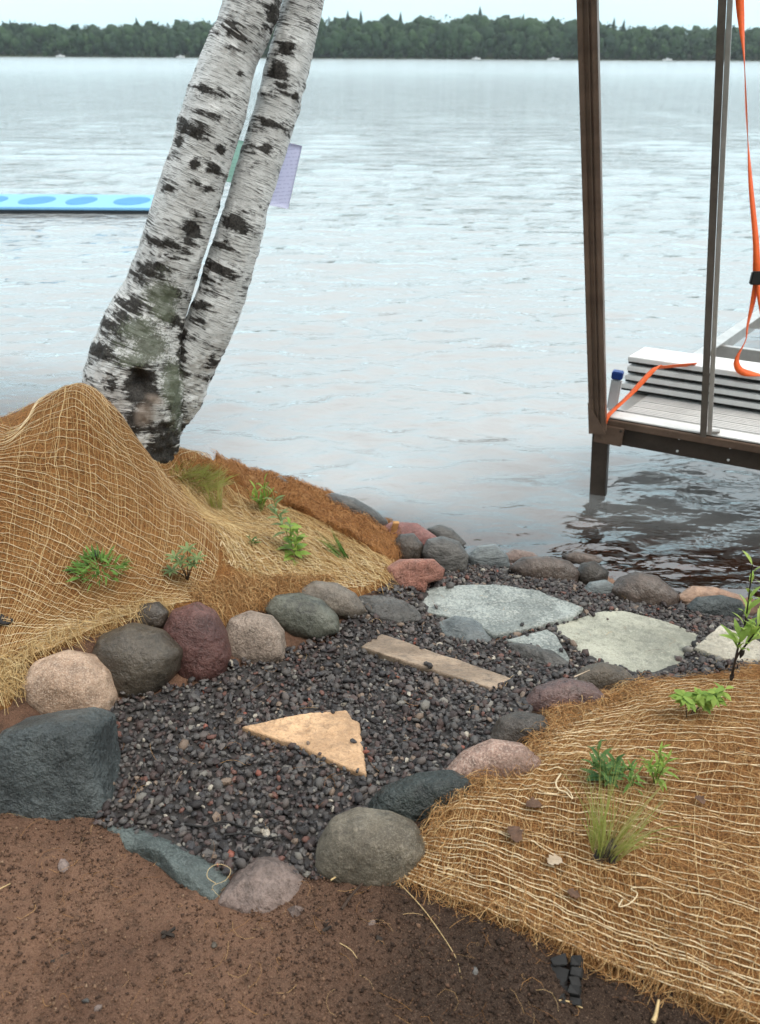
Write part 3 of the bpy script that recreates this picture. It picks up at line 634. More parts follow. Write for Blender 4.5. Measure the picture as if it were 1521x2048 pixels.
# --- waterside
G = 'stones along the waterline'
boulder('small dark wet stone at the waterline behind the birch', [(335,925),(348,910),(365,918),(378,932),(350,940)], RM['dark'], thick=0.9, group=G, base_py=930)
boulder('small rounded grey stone peeping over the shaggy coir strip', [(537,968),(545,955),(560,951),(578,963),(582,978),(555,985)], RM['midgrey'], thick=0.9, group=G, base_py=975)
boulder('long low grey stone sloping along the coir strip into the lake', [(640,992),(665,985),(710,996),(748,1018),(778,1043),(770,1062),(720,1055),(670,1025)], RM['midgrey'], thick=1.1, group=G, base_py=1035, big=True)
boulder('small black stone standing in the lake behind the long low stone', [(645,990),(660,985),(680,990),(676,1000),(650,1000)], RM['dark'], thick=0.9, group=G, base_py=997)
boulder('small dark grey stone standing in the lake behind the red granite', [(798,1042),(812,1027),(832,1028),(852,1050),(840,1062),(805,1060)], RM['dark'], thick=0.9, group=G, base_py=1055)
boulder('dull red granite stone behind the round grey waterside stone', [(748,1062),(785,1043),(835,1046),(878,1076),(865,1105),(800,1108),(760,1090)], RM['redgranite'], thick=0.9, group=G, base_py=1092, big=True)
boulder('upright dark brown stone against the end of the coir strip', [(786,1085),(800,1068),(828,1066),(848,1090),(842,1122),(812,1130),(792,1118)], RM['dark'], thick=0.9, group=G, base_py=1118, rough=0.05)
boulder('round two-toned dark grey stone between red block and lake', [(841,1105),(855,1078),(885,1072),(918,1082),(938,1110),(932,1142),(900,1155),(862,1142)], RM['midgrey'], big=True, thick=0.95, group=G, base_py=1143, p=2.8)
boulder('narrow dark grey stone leaning into the lake behind the two-toned stone', [(852,1058),(880,1048),(905,1058),(940,1092),(930,1108),(890,1095)], RM['midgrey'], thick=0.9, group=G, base_py=1098)
boulder('angular flat-topped red stone block at the foot of the coir', [(772,1134),(800,1119),(868,1118),(890,1138),(884,1158),(856,1165),(850,1186),(808,1180),(780,1160)], RM['red'], big=True, thick=0.9, p=5, rough=0.04, facet=0.3, sm=1, base_py=1178)
boulder('pale blue-grey streaked stone washed by the lake', [(932,1112),(955,1092),(990,1088),(1015,1110),(1022,1135),(980,1148),(942,1142)], RM['bluegrey'], big=True, thick=0.8, group=G, base_py=1138)
boulder('flat pinkish stone awash beside the pale blue-grey stone', [(1000,1112),(1030,1098),(1065,1104),(1085,1118),(1050,1130),(1010,1128)], RM['mauve'], thick=0.8, group=G, base_py=1125)
boulder('long wet brown stone lying between the gravel and the lake', [(1018,1135),(1045,1114),(1095,1112),(1140,1122),(1160,1145),(1152,1172),(1090,1172),(1035,1158)], RM['wetbrown'], big=True, thick=0.9, group=G, base_py=1162)
boulder('small black wet stone beside the long brown stone', [(1150,1150),(1165,1126),(1190,1122),(1218,1142),(1212,1168),(1175,1180),(1155,1172)], RM['dark'], thick=0.9, group=G, base_py=1170)
boulder('small pointed blue-grey stone beside the big wet brown-pink one', [(1158,1188),(1180,1164),(1212,1159),(1232,1172),(1226,1194),(1185,1200)], RM['bluegrey'], thick=0.9, group=G, base_py=1192)
boulder('big wet brown-pink boulder at the edge of the brown shallows', [(1218,1180),(1240,1156),(1275,1143),(1315,1152),(1358,1190),(1350,1216),(1290,1228),(1235,1212)], RM['wetbrown'], big=True, thick=0.95, group=G, base_py=1210)
boulder('low dark stone awash just behind the black wet stone', [(1120,1112),(1150,1102),(1190,1110),(1225,1128),(1200,1140),(1150,1132)], RM['wetbrown'], thick=0.9, group=G, base_py=1130)
boulder('orange-tan stone with ledges behind the dark grey waterside boulder', [(1350,1198),(1385,1172),(1430,1174),(1475,1188),(1492,1212),(1470,1232),(1390,1228)], RM['orange'], big=True, thick=0.8, p=3, rough=0.05, facet=0.3, group=G, base_py=1222)
boulder('dark blue-grey boulder in front of the orange-tan stone', [(1370,1218),(1395,1194),(1445,1190),(1482,1200),(1492,1222),(1460,1246),(1400,1244)], RM['slate'], big=True, thick=0.85, rough=0.04, group=G, base_py=1236)
boulder('grey stone at the water by the tall leafy seedling', [(1495,1262),(1515,1228),(1560,1222),(1610,1240),(1620,1280),(1560,1300),(1510,1290)], RM['midgrey'], thick=0.9, group=G, base_py=1285)
# --- flagstones
slab('big pale blue-grey flagstone with rough glinting surface', [(798,1194),(870,1172),(985,1167),(1080,1181),(1168,1215),(1150,1232),(1062,1254),(988,1272),(952,1250),(902,1232),(858,1226),(832,1206)], .032, RM['flag_grey'], rough=0.004)
slab('largest smooth sage-grey flagstone', [(1102,1252),(1195,1222),(1245,1219),(1330,1240),(1408,1272),(1376,1300),(1374,1325),(1345,1360),(1275,1366),(1235,1345),(1180,1325),(1148,1295)], .020, RM['flag_green'], rough=0.0022)
slab('small triangular pale flagstone wedged between the two biggest ones', [(1008,1280),(1095,1257),(1113,1268),(1145,1322),(1125,1328),(1080,1300)], .020, RM['flag_grey'])
slab('pale sandy flagstone at the edge of the coir beside the leafy seedling', [(1388,1296),(1440,1249),(1525,1282),(1590,1310),(1540,1326),(1445,1316)], .020, RM['flag_pale'], th_=0.07, rough=0.005)
slab('long narrow tan sandstone bar laid across the gravel', [(720,1292),(762,1266),(1026,1356),(990,1379)], .038, RM['flag_tan'], th_=0.05)
slab('peach-orange triangular sandstone flag in the gravel', [(481,1452),(560,1434),(625,1424),(694,1421),(705,1440),(719,1443),(728,1500),(734,1549),(700,1539),(600,1492)], .024, RM['flag_peach'], th_=0.045, rough=0.004)

# ================================================================== GRAVEL PATH
def blob_variants(n, sub, seed, ang=0.5):
    bm_ = bmesh.new(); bmesh.ops.create_icosphere(bm_, subdivisions=sub, radius=1)
    S = np.array([v.co[:] for v in bm_.verts]); Fc = np.array([[v.index for v in f.verts] for f in bm_.faces]); bm_.free()
    r = np.random.default_rng(seed); res = []
    for i in range(n):
        V = S.copy()
        for q in range(6):                      # cut flat faces
            d = r.normal(size=3); d /= np.linalg.norm(d); h = r.uniform(0.45, 0.9)
            e = V @ d - h; V = V - np.maximum(e, 0)[:, None]*d*0.9
        V *= 1 + 0.10*np.sin(V @ r.normal(size=3)*3 + r.uniform(0, 6))[:, None]
        res.append(V*np.array([1.0, r.uniform(0.6, 0.9), r.uniform(0.35, 0.6)]))
    return res, Fc
def rand_rot(r, n, tilt=0.45):
    a = r.uniform(0, 6.283, n); tx = r.normal(0, tilt, n); ty = r.normal(0, tilt, n)
    ca, sa = np.cos(a), np.sin(a); Z0 = np.zeros(n); O = np.ones(n)
    Rz = np.stack([np.stack([ca, -sa, Z0], -1), np.stack([sa, ca, Z0], -1), np.stack([Z0, Z0, O], -1)], 1)
    c, s_ = np.cos(tx), np.sin(tx); Rx = np.stack([np.stack([O, Z0, Z0], -1), np.stack([Z0, c, -s_], -1), np.stack([Z0, s_, c], -1)], 1)
    c, s_ = np.cos(ty), np.sin(ty); Ry = np.stack([np.stack([c, Z0, s_], -1), np.stack([Z0, O, Z0], -1), np.stack([-s_, Z0, c], -1)], 1)
    return Rx @ Ry @ Rz
GPOLY = plan([(180,1440),(205,1600),(190,1655),(330,1690),(455,1760),(480,1740),(640,1770),(660,1690),(760,1620),(900,1570),(1000,1500),(1070,1420),(1170,1360),(1290,1385),(1390,1372),(1560,1340),(1560,1250),(1350,1212),(1200,1190),(1130,1160),(1000,1132),(900,1140),(850,1180),(790,1175),(720,1200),(670,1270),(580,1300),(470,1330),(400,1360),(230,1400)])
def region_mesh(poly, step, zf, skirt=0.02):
    P = np.array(poly); x0, y0 = P.min(0); x1, y1 = P.max(0)
    xs = np.arange(x0, x1 + step, step); ys = np.arange(y0, y1 + step, step); X, Y = np.meshgrid(xs, ys)
    cx = (X[:-1, :-1] + X[1:, 1:])/2; cy = (Y[:-1, :-1] + Y[1:, 1:])/2
    keep = inpoly(cx, cy, poly).ravel(); f = grid_faces(len(ys), len(xs))[keep]
    used = np.unique(f); m = -np.ones(X.size, int); m[used] = np.arange(len(used))
    xx = X.ravel()[used]; yy = Y.ravel()[used]; f = m[f]
    cnt = np.bincount(f.ravel(), minlength=len(used)); z = zf(xx, yy) - np.where(cnt < 4, skirt, 0)
    return np.stack([xx, yy, z], -1), f
V, f = region_mesh(GPOLY, 0.018, lambda x, y: hgt(x, y) + 0.008, 0.02)
gravel_path = obj_np('gravel_path', V, [f], M['gravel_bed']); tag(gravel_path, kind='structure')
def gravel():
    r = np.random.default_rng(21); vars_, Fc = blob_variants(14, 1, 5)
    P = np.array(GPOLY); x0, y0 = P.min(0); x1, y1 = P.max(0); pts = []
    for lay, sp_ in ((0, 0.0155), (1, 0.0195)):
        xs = np.arange(x0, x1, sp_); ys = np.arange(y0, y1, sp_); X, Y = np.meshgrid(xs, ys)
        X = X + (np.arange(len(ys)) % 2)[:, None]*sp_/2
        X = (X + r.normal(0, sp_*0.3, X.shape)).ravel(); Y = (Y + r.normal(0, sp_*0.3, Y.shape)).ravel()
        k = inpoly(X, Y, GPOLY)
        for poly, (z, ax_, ay_, tx_, ty_) in SLABS: k &= ~(inpoly(X, Y, np.mean(poly, 0) + (poly - np.mean(poly, 0))*0.96) & (z + tx_*(X - ax_) + ty_*(Y - ay_) > hgt(X, Y) + 0.006))
        pts.append(np.stack([X[k], Y[k], np.full(k.sum(), lay*0.0075)], -1))
        if lay == 0:
            for poly, (z, ax_, ay_, tx_, ty_) in SLABS[-6:]:
                mid = np.mean(poly, 0); q = poly[r.integers(0, len(poly), 5)]; q = mid + (q - mid)*r.uniform(0.70, 0.97, (5, 1)); zz = z + tx_*(q[:, 0] - ax_) + ty_*(q[:, 1] - ay_) - hgt(q[:, 0], q[:, 1]) - 0.007
                pts.append(np.column_stack([q, np.maximum(zz, 0)]))
    pts = np.concatenate(pts); n = len(pts)
    size = np.clip(r.lognormal(math.log(0.0098), 0.38, n), 0.004, 0.022)
    pts[:, 2] += hgt(pts[:, 0], pts[:, 1]) + 0.011 + r.normal(0, 0.0022, n)
    rot = rand_rot(r, n); vi = r.integers(0, len(vars_), n)
    px, py, dep = project(pts); onscreen = (px > 20) & (px < 1500) & (py < 2030)
    show = np.where(onscreen & (pts[:, 2] - hgt(pts[:, 0], pts[:, 1]) > 0.016), size/dep, 0); order = np.argsort(-show); single = order[:290]
    rest = np.setdiff1d(np.arange(n), single)
    # near ones as pebbles of their own
    meshes = [mesh_np('pebble', v, [Fc], M['pebble'], smooth=(i % 6 == 0)) for i, v in enumerate(vars_)]
    for i in single:
        o = bpy.data.objects.new('pebble', meshes[vi[i]])
        mt = Matrix(rot[i].tolist()).to_4x4() @ Matrix.Scale(size[i], 4); mt.translation = pts[i]
        o.matrix_world = mt; COL.objects.link(o); o.parent = gravel_path
    V = np.stack([vars_[k] for k in vi[rest]]); V = np.einsum('nij,nvj->nvi', rot[rest], V)*size[rest, None, None] + pts[rest][:, None, :]
    nv = V.shape[1]; Fa = (Fc[None] + (np.arange(len(rest))*nv)[:, None, None]).reshape(-1, 3)
    sm_ = r.random(len(rest)) < 0.12
    o = obj_np('loose_gravel', V.reshape(-1, 3), [Fa], M['pebble_stuff'], gravel_path, attrs={'rnd': np.repeat(r.random(len(rest)), nv)}, smooth=False)
    o.data.polygons.foreach_set('use_smooth', np.repeat(sm_, len(Fc)))
    tag(o, kind='stuff'); print('pebbles', n)
gravel()

# ---- soil crumbs and grit on the bare sand
def crumbs():
    r = np.random.default_rng(31); n = 34000
    poly = SOILPOLY
    P = np.array(poly); x0, y0 = P.min(0); x1, y1 = P.max(0)
    X = r.uniform(x0, x1, n*2); Y = r.uniform(y0, y1, n*2)
    dens = np.clip(0.55 + 0.35*wob(X*0.8, Y*0.8, 4, 14), 0.05, 1); k = inpoly(X, Y, poly) & (r.random(len(X)) < dens)
    X = X[k]; Y = Y[k]; n = len(X); s = np.clip(r.lognormal(math.log(0.0019), 0.5, n), 0.0008, 0.007)
    Z = hgt(X, Y) + relief(X, Y) + s*0.3
    O = np.array([(1,0,0),(-1,0,0),(0,1,0),(0,-1,0),(0,0,.8),(0,0,-.8)], float)
    Fo = np.array([(0,2,4),(2,1,4),(1,3,4),(3,0,4),(2,0,5),(1,2,5),(3,1,5),(0,3,5)])
    V = np.einsum('nij,vj->nvi', rand_rot(r, n, 0.8), O)*s[:, None, None]*r.uniform(0.6, 1.3, (n, 6, 1)) + np.stack([X, Y, Z], -1)[:, None, :]
    Fa = (Fo[None] + (np.arange(n)*6)[:, None, None]).reshape(-1, 3)
    tone = np.clip(r.beta(2.0, 2.6, n)*0.98 - 0.45*np.clip(X*1.6 + 0.45, 0, 1), 0, 1)
    o = obj_np('soil_crumbs', V.reshape(-1, 3), [Fa], M['crumb'], attrs={'rnd': np.repeat(tone, 6)}, smooth=False)
    tag(o, 'brown grit and soil crumbs strewn over the bare sand', 'grit', kind='stuff')
crumbs()

# ================================================================== COIR MATS
def fibres(name, parent, poly, n, mat, zf, lmin=0.03, lmax=0.09, width=0.0011, lift=0.010, direction=None, spread=3.2, seed=1, segs=4, pts=None, curl=0.9):
    r = np.random.default_rng(seed); P = np.array(poly); x0, y0 = P.min(0); x1, y1 = P.max(0)
    if pts is None:
        X = r.uniform(x0, x1, n*4); Y = r.uniform(y0, y1, n*4); k = inpoly(X, Y, poly); X = X[k][:n]; Y = Y[k][:n]
    else: X, Y = pts
    n = len(X); a = r.uniform(0, 6.283, n) if direction is None else direction + r.normal(0, spread, n)
    L = r.uniform(lmin, lmax, n); cv = r.normal(0, curl, n); t = np.linspace(-0.5, 0.5, segs + 1)
    ang = a[:, None] + cv[:, None]*t[None, :]*2
    step = (L/segs)[:, None]; dx = np.cumsum(np.cos(ang)*step, 1); dy = np.cumsum(np.sin(ang)*step, 1)
    PX = X[:, None] + dx - dx.mean(1, keepdims=True); PYY = Y[:, None] + dy - dy.mean(1, keepdims=True)
    arch = r.uniform(-0.15, 1, n)[:, None]*lift*(1 - (2*t[None, :])**2) + r.normal(0, 0.3, n)[:, None]*lift*t[None, :] 
    PZZ = zf(PX, PYY) + arch + r.uniform(0.000, 0.005, n)[:, None]
    C = np.stack([PX, PYY, PZZ], -1); nx = -np.sin(ang); ny = np.cos(ang)
    tl = r.normal(0, 0.6, n)[:, None]; side = np.stack([nx*np.cos(tl), ny*np.cos(tl), np.sin(tl)*np.ones_like(nx)], -1)*width*0.5*r.uniform(0.6, 1.3, n)[:, None, None]
    V = np.stack([C - side, C + side], 2).reshape(n, -1, 3); m = 2*(segs + 1)
    q = np.array([(2*i, 2*i+1, 2*i+3, 2*i+2) for i in range(segs)]); Fa = (q[None] + (np.arange(n)*m)[:, None, None]).reshape(-1, 4)
    o = obj_np(name, V.reshape(-1, 3), [Fa], mat, parent, attrs={'rnd': np.repeat(r.random(n), m)})
    tag(o, kind='stuff'); return o
def net_patch(keys, back=False, nu=48, nv=40):
    K = np.array([[hit(a, b_)[:2] for a, b_ in row] for row in keys])       # (nk, np, 2) plan positions
    if back: K = np.concatenate([2*K[:1] - K[1:2], K])
    A = np.array([smooth_poly(row, nu) for row in K])                       # (nk, nu, 2)
    return np.stack([smooth_poly(A[:, j], nv) for j in range(nu)], 1)       # (nv, nu, 2)
def bil(G, v, u):
    nv, nu = G.shape[:2]; a = np.clip(v, 0, 1)*(nv - 1); c = np.clip(u, 0, 1)*(nu - 1)
    i = np.minimum(a.astype(int), nv - 2); j = np.minimum(c.astype(int), nu - 2); fa = (a - i)[:, None]; fc = (c - j)[:, None]
    return G[i, j]*(1-fa)*(1-fc) + G[i+1, j]*fa*(1-fc) + G[i, j+1]*(1-fa)*fc + G[i+1, j+1]*fa*fc
def lay_net(parent, keys, zf, n_tw, n_cr, seed, r_tw=0.0016, r_cr=0.0008, seg=110, wavy=0.0045, thick_every=2, skip=0.06, back=False):
    r = np.random.default_rng(seed); G = net_patch(keys, back)
    span = np.linalg.norm(G[0, G.shape[1]//2] - G[-1, G.shape[1]//2])
    for i in range(n_tw):
        v0 = (i + 0.5 + r.normal(0, 0.16))/n_tw; ua, ub = (0.0, 1.0)
        if r.random() < skip*2: ua = r.uniform(0, 0.5)
        if r.random() < skip: ub = r.uniform(0.6, 1)
        u = np.linspace(ua, ub, max(12, int(seg*(ub - ua))))
        off = sum(r.normal()*np.sin(u*k*6.283 + r.uniform(0, 6.28))/k**0.55 for k in range(1, 24))*wavy*0.55/span
        kink = np.interp(u, np.sort(r.uniform(0, 1, 30)), r.normal(0, 1, 30))*wavy*0.45/span
        xy = bil(G, np.full(len(u), v0) + off + kink, u); z = zf(xy[:, 0], xy[:, 1])
        lift = np.clip(np.interp(u, np.sort(r.uniform(0, 1, 22)), r.normal(0, 1, 22)), -0.4, 3)*0.0016 + 0.0035
        rr = r_tw*(1.0 if i % thick_every == 0 else 0.62)*r.uniform(0.8, 1.2)
        V, Fq = tube(np.column_stack([xy, z + lift]), rr*(1 + 0.25*r.normal(size=len(u)).clip(-1, 1)), 5)
        obj_np('twine', V, [Fq], M['twine'] if i % thick_every == 0 else M['twine2'], parent, origin=V.mean(0))
    VV = []; FF = []; AA = []; n = 0
    for j in range(n_cr):
        u0 = (j + 0.5 + r.normal(0, 0.15))/n_cr; v = np.linspace(0, 1, 60)
        off = sum(r.normal()*np.sin(v*k*6.283 + r.uniform(0, 6.28))/k**0.6 for k in range(1, 20))*0.0035/1.2
        xy = bil(G, v, np.clip(u0 + off, 0, 1)); z = zf(xy[:, 0], xy[:, 1]) + 0.0028 + 0.001*r.normal(size=60).clip(-1, 2)
        V, Fq = tube(np.column_stack([xy, z]), r_cr*r.uniform(0.7, 1.3), 4); VV.append(V); FF.append(Fq + n); n += len(V); AA.append(np.full(len(V), r.random()))
    o = obj_np('cross_threads', np.concatenate(VV), [np.concatenate(FF)], M['thread'], parent, attrs={'rnd': np.concatenate(AA)}); tag(o, kind='stuff')
M['twine2'] = plain('thin_jute_twine', (0.58, 0.41, 0.21), 0.8, 0, 0.2, 40)

# ---- left mat over the mound round the birch
LPOLY = plan([(-420,1500),(-60,1445),(30,1420),(35,1345),(95,1315),(190,1280),(300,1232),(350,1225),(450,1255),(520,1225),(600,1200),(700,1205),(770,1178),(800,1150),(790,1090),(770,1060),(700,1020),(600,978),(520,955),(430,940)]) + [(-1.0,3.18),(-1.35,3.05),(-1.9,2.95),(-2.6,3.0),(-2.9,1.4)]
def mat_top(x, y):
    return hgt(x, y) + np.maximum(0.017 + 0.0050*wob(x*0.9, y*0.9, 3, 13) + 0.0016*wob(x*2.2, y*2.2, 12, 24), 0.012)
left_mat = empty('erosion_mat', (-1.0, 2.0, 0.55)); tag(left_mat, 'tan coir mat with jute netting over the steep mound round the birch', 'erosion mat')
V, f = region_mesh(LPOLY, 0.0125, mat_top, 0.03); obj_np('blanket', V, [f], M['blanket'], left_mat)
LK = [[(-260,880),(-80,868),(80,838),(150,815),(205,850),(255,895),(310,935),(345,978),(400,1010),(438,1045)],
      [(-260,925),(-80,925),(60,920),(150,925),(220,950),(280,980),(330,1015),(375,1040),(410,1060),(440,1090)],
      [(-260,950),(-80,960),(60,985),(150,1022),(220,1060),(275,1092),(320,1115),(360,1135),(395,1150),(430,1165)],
      [(-260,1055),(-80,1060),(50,1090),(120,1120),(180,1150),(240,1175),(290,1190),(330,1197),(365,1200),(400,1205)],
      [(-260,1175),(-80,1170),(30,1190),(80,1212),(125,1230),(170,1240),(215,1243),(255,1238),(290,1230),(325,1222)],
      [(-260,1320),(-80,1300),(0,1292),(30,1290),(60,1287),(95,1280),(130,1272),(165,1265),(195,1258),(220,1250)],
      [(-260,1470),(-90,1440),(-20,1405),(0,1390),(20,1370),(38,1350),(55,1335),(75,1325),(95,1316),(115,1308)]]
lay_net(left_mat, LK, mat_top, 78, 118, 41, wavy=0.0035, r_tw=0.0010, r_cr=0.0008, skip=0.05, back=True)
MK = [[(352,962),(430,1000),(520,1035),(620,1075),(700,1108),(772,1142)],
      [(400,1015),(480,1055),(560,1088),(640,1122),(700,1148),(755,1168)],
      [(436,1060),(490,1095),(550,1122),(610,1148),(660,1165),(720,1182)],
      [(445,1130),(480,1150),(520,1162),(560,1170),(600,1174),(640,1178)]]
lay_net(left_mat, MK, mat_top, 46, 26, 43, wavy=0.014, r_tw=0.0015, r_cr=0.0007, skip=0.22, thick_every=2)
fibres('coir_fibres', left_mat, LPOLY, 17000, M['fibre'], mat_top, 0.02, 0.07, 0.0009, 0.006, seed=2)
SPOLY = plan([(350,955),(440,985),(560,1020),(700,1085),(790,1140),(770,1175),(640,1180),(480,1165),(440,1080)])
fibres('straw_fibres', left_mat, SPOLY, 3400, M['straw'], mat_top, 0.04, 0.15, 0.0012, 0.014, direction=-0.62, spread=0.5, seed=3, curl=0.35)
BPOLY = plan([(380,1190),(470,1170),(600,1165),(680,1165),(600,1195),(530,1225),(450,1250),(400,1225)])
fibres('loose_coir', left_mat, BPOLY, 3000, M['fibre'], mat_top, 0.03, 0.09, 0.0011, 0.03, seed=4)
EPOLY = plan([(-150,1440),(-40,1430),(60,1400),(70,1330),(200,1270),(330,1235),(360,1215),(260,1225),(100,1290),(20,1330),(-150,1400)])
fibres('edge_fibres', left_mat, EPOLY, 2600, M['straw'], mat_top, 0.03, 0.10, 0.0011, 0.03, seed=5)

fibres('stray_fibres', gravel_path, GPOLY, 150, M['fibre'], lambda x, y: hgt(x, y) + 0.022, 0.02, 0.08, 0.0006, 0.012, seed=61)
so = fibres('stray_fibres', None, SOILPOLY, 300, M['fibre'], lambda x, y: hgt(x, y) + relief(x, y) + 0.001, 0.015, 0.08, 0.0006, 0.008, seed=62, curl=1.6)
tag(so, 'loose coir and root fibres strewn over the bare soil', 'fibres', kind='stuff')
# ---- shaggy coir strip along the shore
CPOLY = plan([(352,930),(430,938),(500,950),(560,964),(640,990),(710,1020),(770,1056),(798,1085),(803,1130),(770,1128),(710,1092),(640,1055),(560,1015),(470,972),(352,950)])
def strip_top(x, y): return hgt(x, y) + 0.034 + 0.012*wob(x*1.3, y*1.3, 6, 15) + 0.005*wob(x*2, y*2, 12, 24)
coir_strip = empty('coir_strip', (-0.45, 3.1, 0.3)); tag(coir_strip, 'shaggy red-brown coir strip along the shore behind the seedlings', 'coir strip')
V, f = region_mesh(CPOLY, 0.010, strip_top, 0.05); obj_np('strip_core', V, [f], M['roll'], coir_strip)
fibres('coir_fibres', coir_strip, CPOLY, 12000, M['redfibre'], strip_top, 0.015, 0.06, 0.0013, 0.022, seed=6)

# ---- right mat
RPOLY = plan([(795,1758),(838,1690),(862,1640),(885,1590),(935,1560),(1010,1535),(1060,1505),(1092,1450),(1150,1425),(1215,1395),(1275,1372),(1400,1360),(1521,1330),(1700,1330),(1950,1400),(2150,1700),(2200,2250),(1720,2165),(1480,2055),(1320,1988),(1130,1908),(960,1833)])
def rmat_top(x, y):
    return hgt(x, y) + np.maximum(0.024 + 0.0075*wob(x*0.9, y*0.9, 3, 13) + 0.0022*wob(x*2.2, y*2.2, 12, 24), 0.012)
right_mat = empty('erosion_mat', (0.9, 1.6, 0.42)); tag(right_mat, 'tan coir mat with cream twine beside the lower right of the gravel path', 'erosion mat')
V, f = region_mesh(RPOLY, 0.0115, rmat_top, 0.035); obj_np('blanket', V, [f], M['blanket'], right_mat)
RK = [[(1110,1428),(1180,1405),(1290,1382),(1400,1372),(1521,1365),(1760,1385)],
      [(1062,1500),(1130,1482),(1210,1470),(1310,1465),(1521,1480),(1800,1520)],
      [(900,1585),(1000,1578),(1110,1590),(1260,1605),(1521,1650),(1850,1710)],
      [(848,1680),(960,1690),(1100,1735),(1270,1795),(1521,1880),(1850,1990)],
      [(797,1757),(955,1830),(1128,1906),(1318,1985),(1480,2053),(1720,2160)]]
lay_net(right_mat, RK, rmat_top, 52, 84, 47, wavy=0.0042, r_tw=0.00125, r_cr=0.0008, skip=0.07, thick_every=1)
fibres('coir_fibres', right_mat, RPOLY, 19000, M['fibre'], rmat_top, 0.02, 0.08, 0.0009, 0.009, seed=8)
FPOLY = plan([(785,1765),(960,1842),(1130,1920),(1320,1998),(1480,2070),(1500,2035),(1320,1965),(1130,1885),(960,1805),(810,1735)])
fibres('edge_fibres', right_mat, FPOLY, 2300, M['fibre'], lambda x, y: np.where(inpoly(x, y, RPOLY), rmat_top(x, y), hgt(x, y) + 0.006), 0.02, 0.06, 0.0009, 0.010, direction=-0.6, spread=1.0, seed=9)
F2 = plan([(840,1700),(870,1620),(930,1570),(1040,1525),(1085,1445),(1200,1400),(1290,1372),(1300,1395),(1200,1430),(1110,1480),(1070,1540),(960,1590),(900,1640),(870,1710)])
fibres('loose_coir', right_mat, F2, 4200, M['fibre'], rmat_top, 0.03, 0.10, 0.0011, 0.035, seed=10)

# ================================================================== BIRCH
def b_half(b, x):
    m = b.n('ShaderNodeMath'); m.operation = 'MULTIPLY'; b.l(x, m.inputs[0]); m.inputs[1].default_value = 0.5; return m.outputs[0]
def bark_mat():
    b = NB('birch_bark'); a = b.attr('bark'); sp = b.n('ShaderNodeSeparateXYZ'); b.l(a.outputs['Vector'], sp.inputs[0])   # x: dark scar, y: lichen, z: rot
    uvw = b.attr('wrap').outputs['Vector']                       # (cos, sin)*radius, length along the stem, metres
    def mp(scale):
        m = b.n('ShaderNodeMapping'); m.inputs['Scale'].default_value = scale; b.l(uvw, m.inputs['Vector']); return m.outputs['Vector']
    ob = b.coords()
    white = b.mix(b.noise(mp((6, 6, 10)), 1.0, 4), (0.52, 0.53, 0.53), (0.88, 0.89, 0.89))
    # fine horizontal lenticels and peeling lines
    l1 = b.noise(mp((15, 15, 190)), 1.0, 3, 0.6, 0.5); l2 = b.noise(mp((22, 22, 330)), 1.0, 2, 0.6, 0.3); l3 = b.noise(mp((7, 7, 44)), 1.0, 4, 0.65, 0.8)
    patch = b.noise(mp((7, 7, 12)), 1.0, 5, 0.65)
    th = b.n('ShaderNodeMath'); th.operation = 'MULTIPLY_ADD'; b.l(patch, th.inputs[0]); th.inputs[1].default_value = 1.1; b.l(l1, th.inputs[2])
    c = b.mix(b.ramp(b_half(b, th.outputs[0]), [(0.575, 0.0), (0.625, 0.9)]), white, (0.035, 0.030, 0.027))
    c = b.mix(b.ramp(l2, [(0.53, 0.0), (0.62, 0.65)]), c, (0.07, 0.08, 0.075))
    th2 = b.n('ShaderNodeMath'); th2.operation = 'MULTIPLY_ADD'; b.l(l3, th2.inputs[0]); th2.inputs[1].default_value = 2.1; b.l(sp.outputs['X'], th2.inputs[2])
    th2b = b.n('ShaderNodeMath'); th2b.operation = 'MULTIPLY_ADD'; b.l(b.noise(ob, 38, 5, 0.7), th2b.inputs[0]); th2b.inputs[1].default_value = 1.0; b.l(th2.outputs[0], th2b.inputs[2])
    dk = b.ramp(b_half(b, th2b.outputs[0]), [(0.88, 0.0), (1.0, 1.0)])
    fine = b.noise(ob, 160, 4, 0.7)
    c = b.mix(dk, c, b.mix(b.ramp(fine, [(0.35, 0.0), (0.7, 1.0)]), (0.010, 0.010, 0.010), (0.075, 0.068, 0.062)))
    # grey-green lichen
    ln = b.noise(ob, 120, 5, 0.75)
    th3 = b.n('ShaderNodeMath'); th3.operation = 'MULTIPLY_ADD'; b.l(ln, th3.inputs[0]); th3.inputs[1].default_value = 2.3; b.l(sp.outputs['Y'], th3.inputs[2])
    c = b.mix(b.ramp(b_half(b, th3.outputs[0]), [(0.74, 0.0), (0.88, 0.85)]), c, b.mix(fine, (0.05, 0.065, 0.042), (0.19, 0.21, 0.15)))
    # bare, brownish torn wood
    c = b.mix(b.ramp(sp.outputs['Z'], [(0.3, 0.0), (0.7, 0.85)]), c, b.mix(b.noise(mp((20, 20, 5)), 1, 4), (0.16, 0.11, 0.08), (0.50, 0.44, 0.39)))
    hs = b.n('ShaderNodeMath'); hs.operation = 'MULTIPLY_ADD'; b.l(dk, hs.inputs[0]); hs.inputs[1].default_value = 0.6; b.l(fine, hs.inputs[2])
    b.bsdf(c, 0.7, 0, b.bump(fine, 0.003, 0.8, b.bump(l1, 0.0025, 0.5, b.bump(l3, 0.005, 0.6))), 0.3); return b.m
M['bark'] = bark_mat()
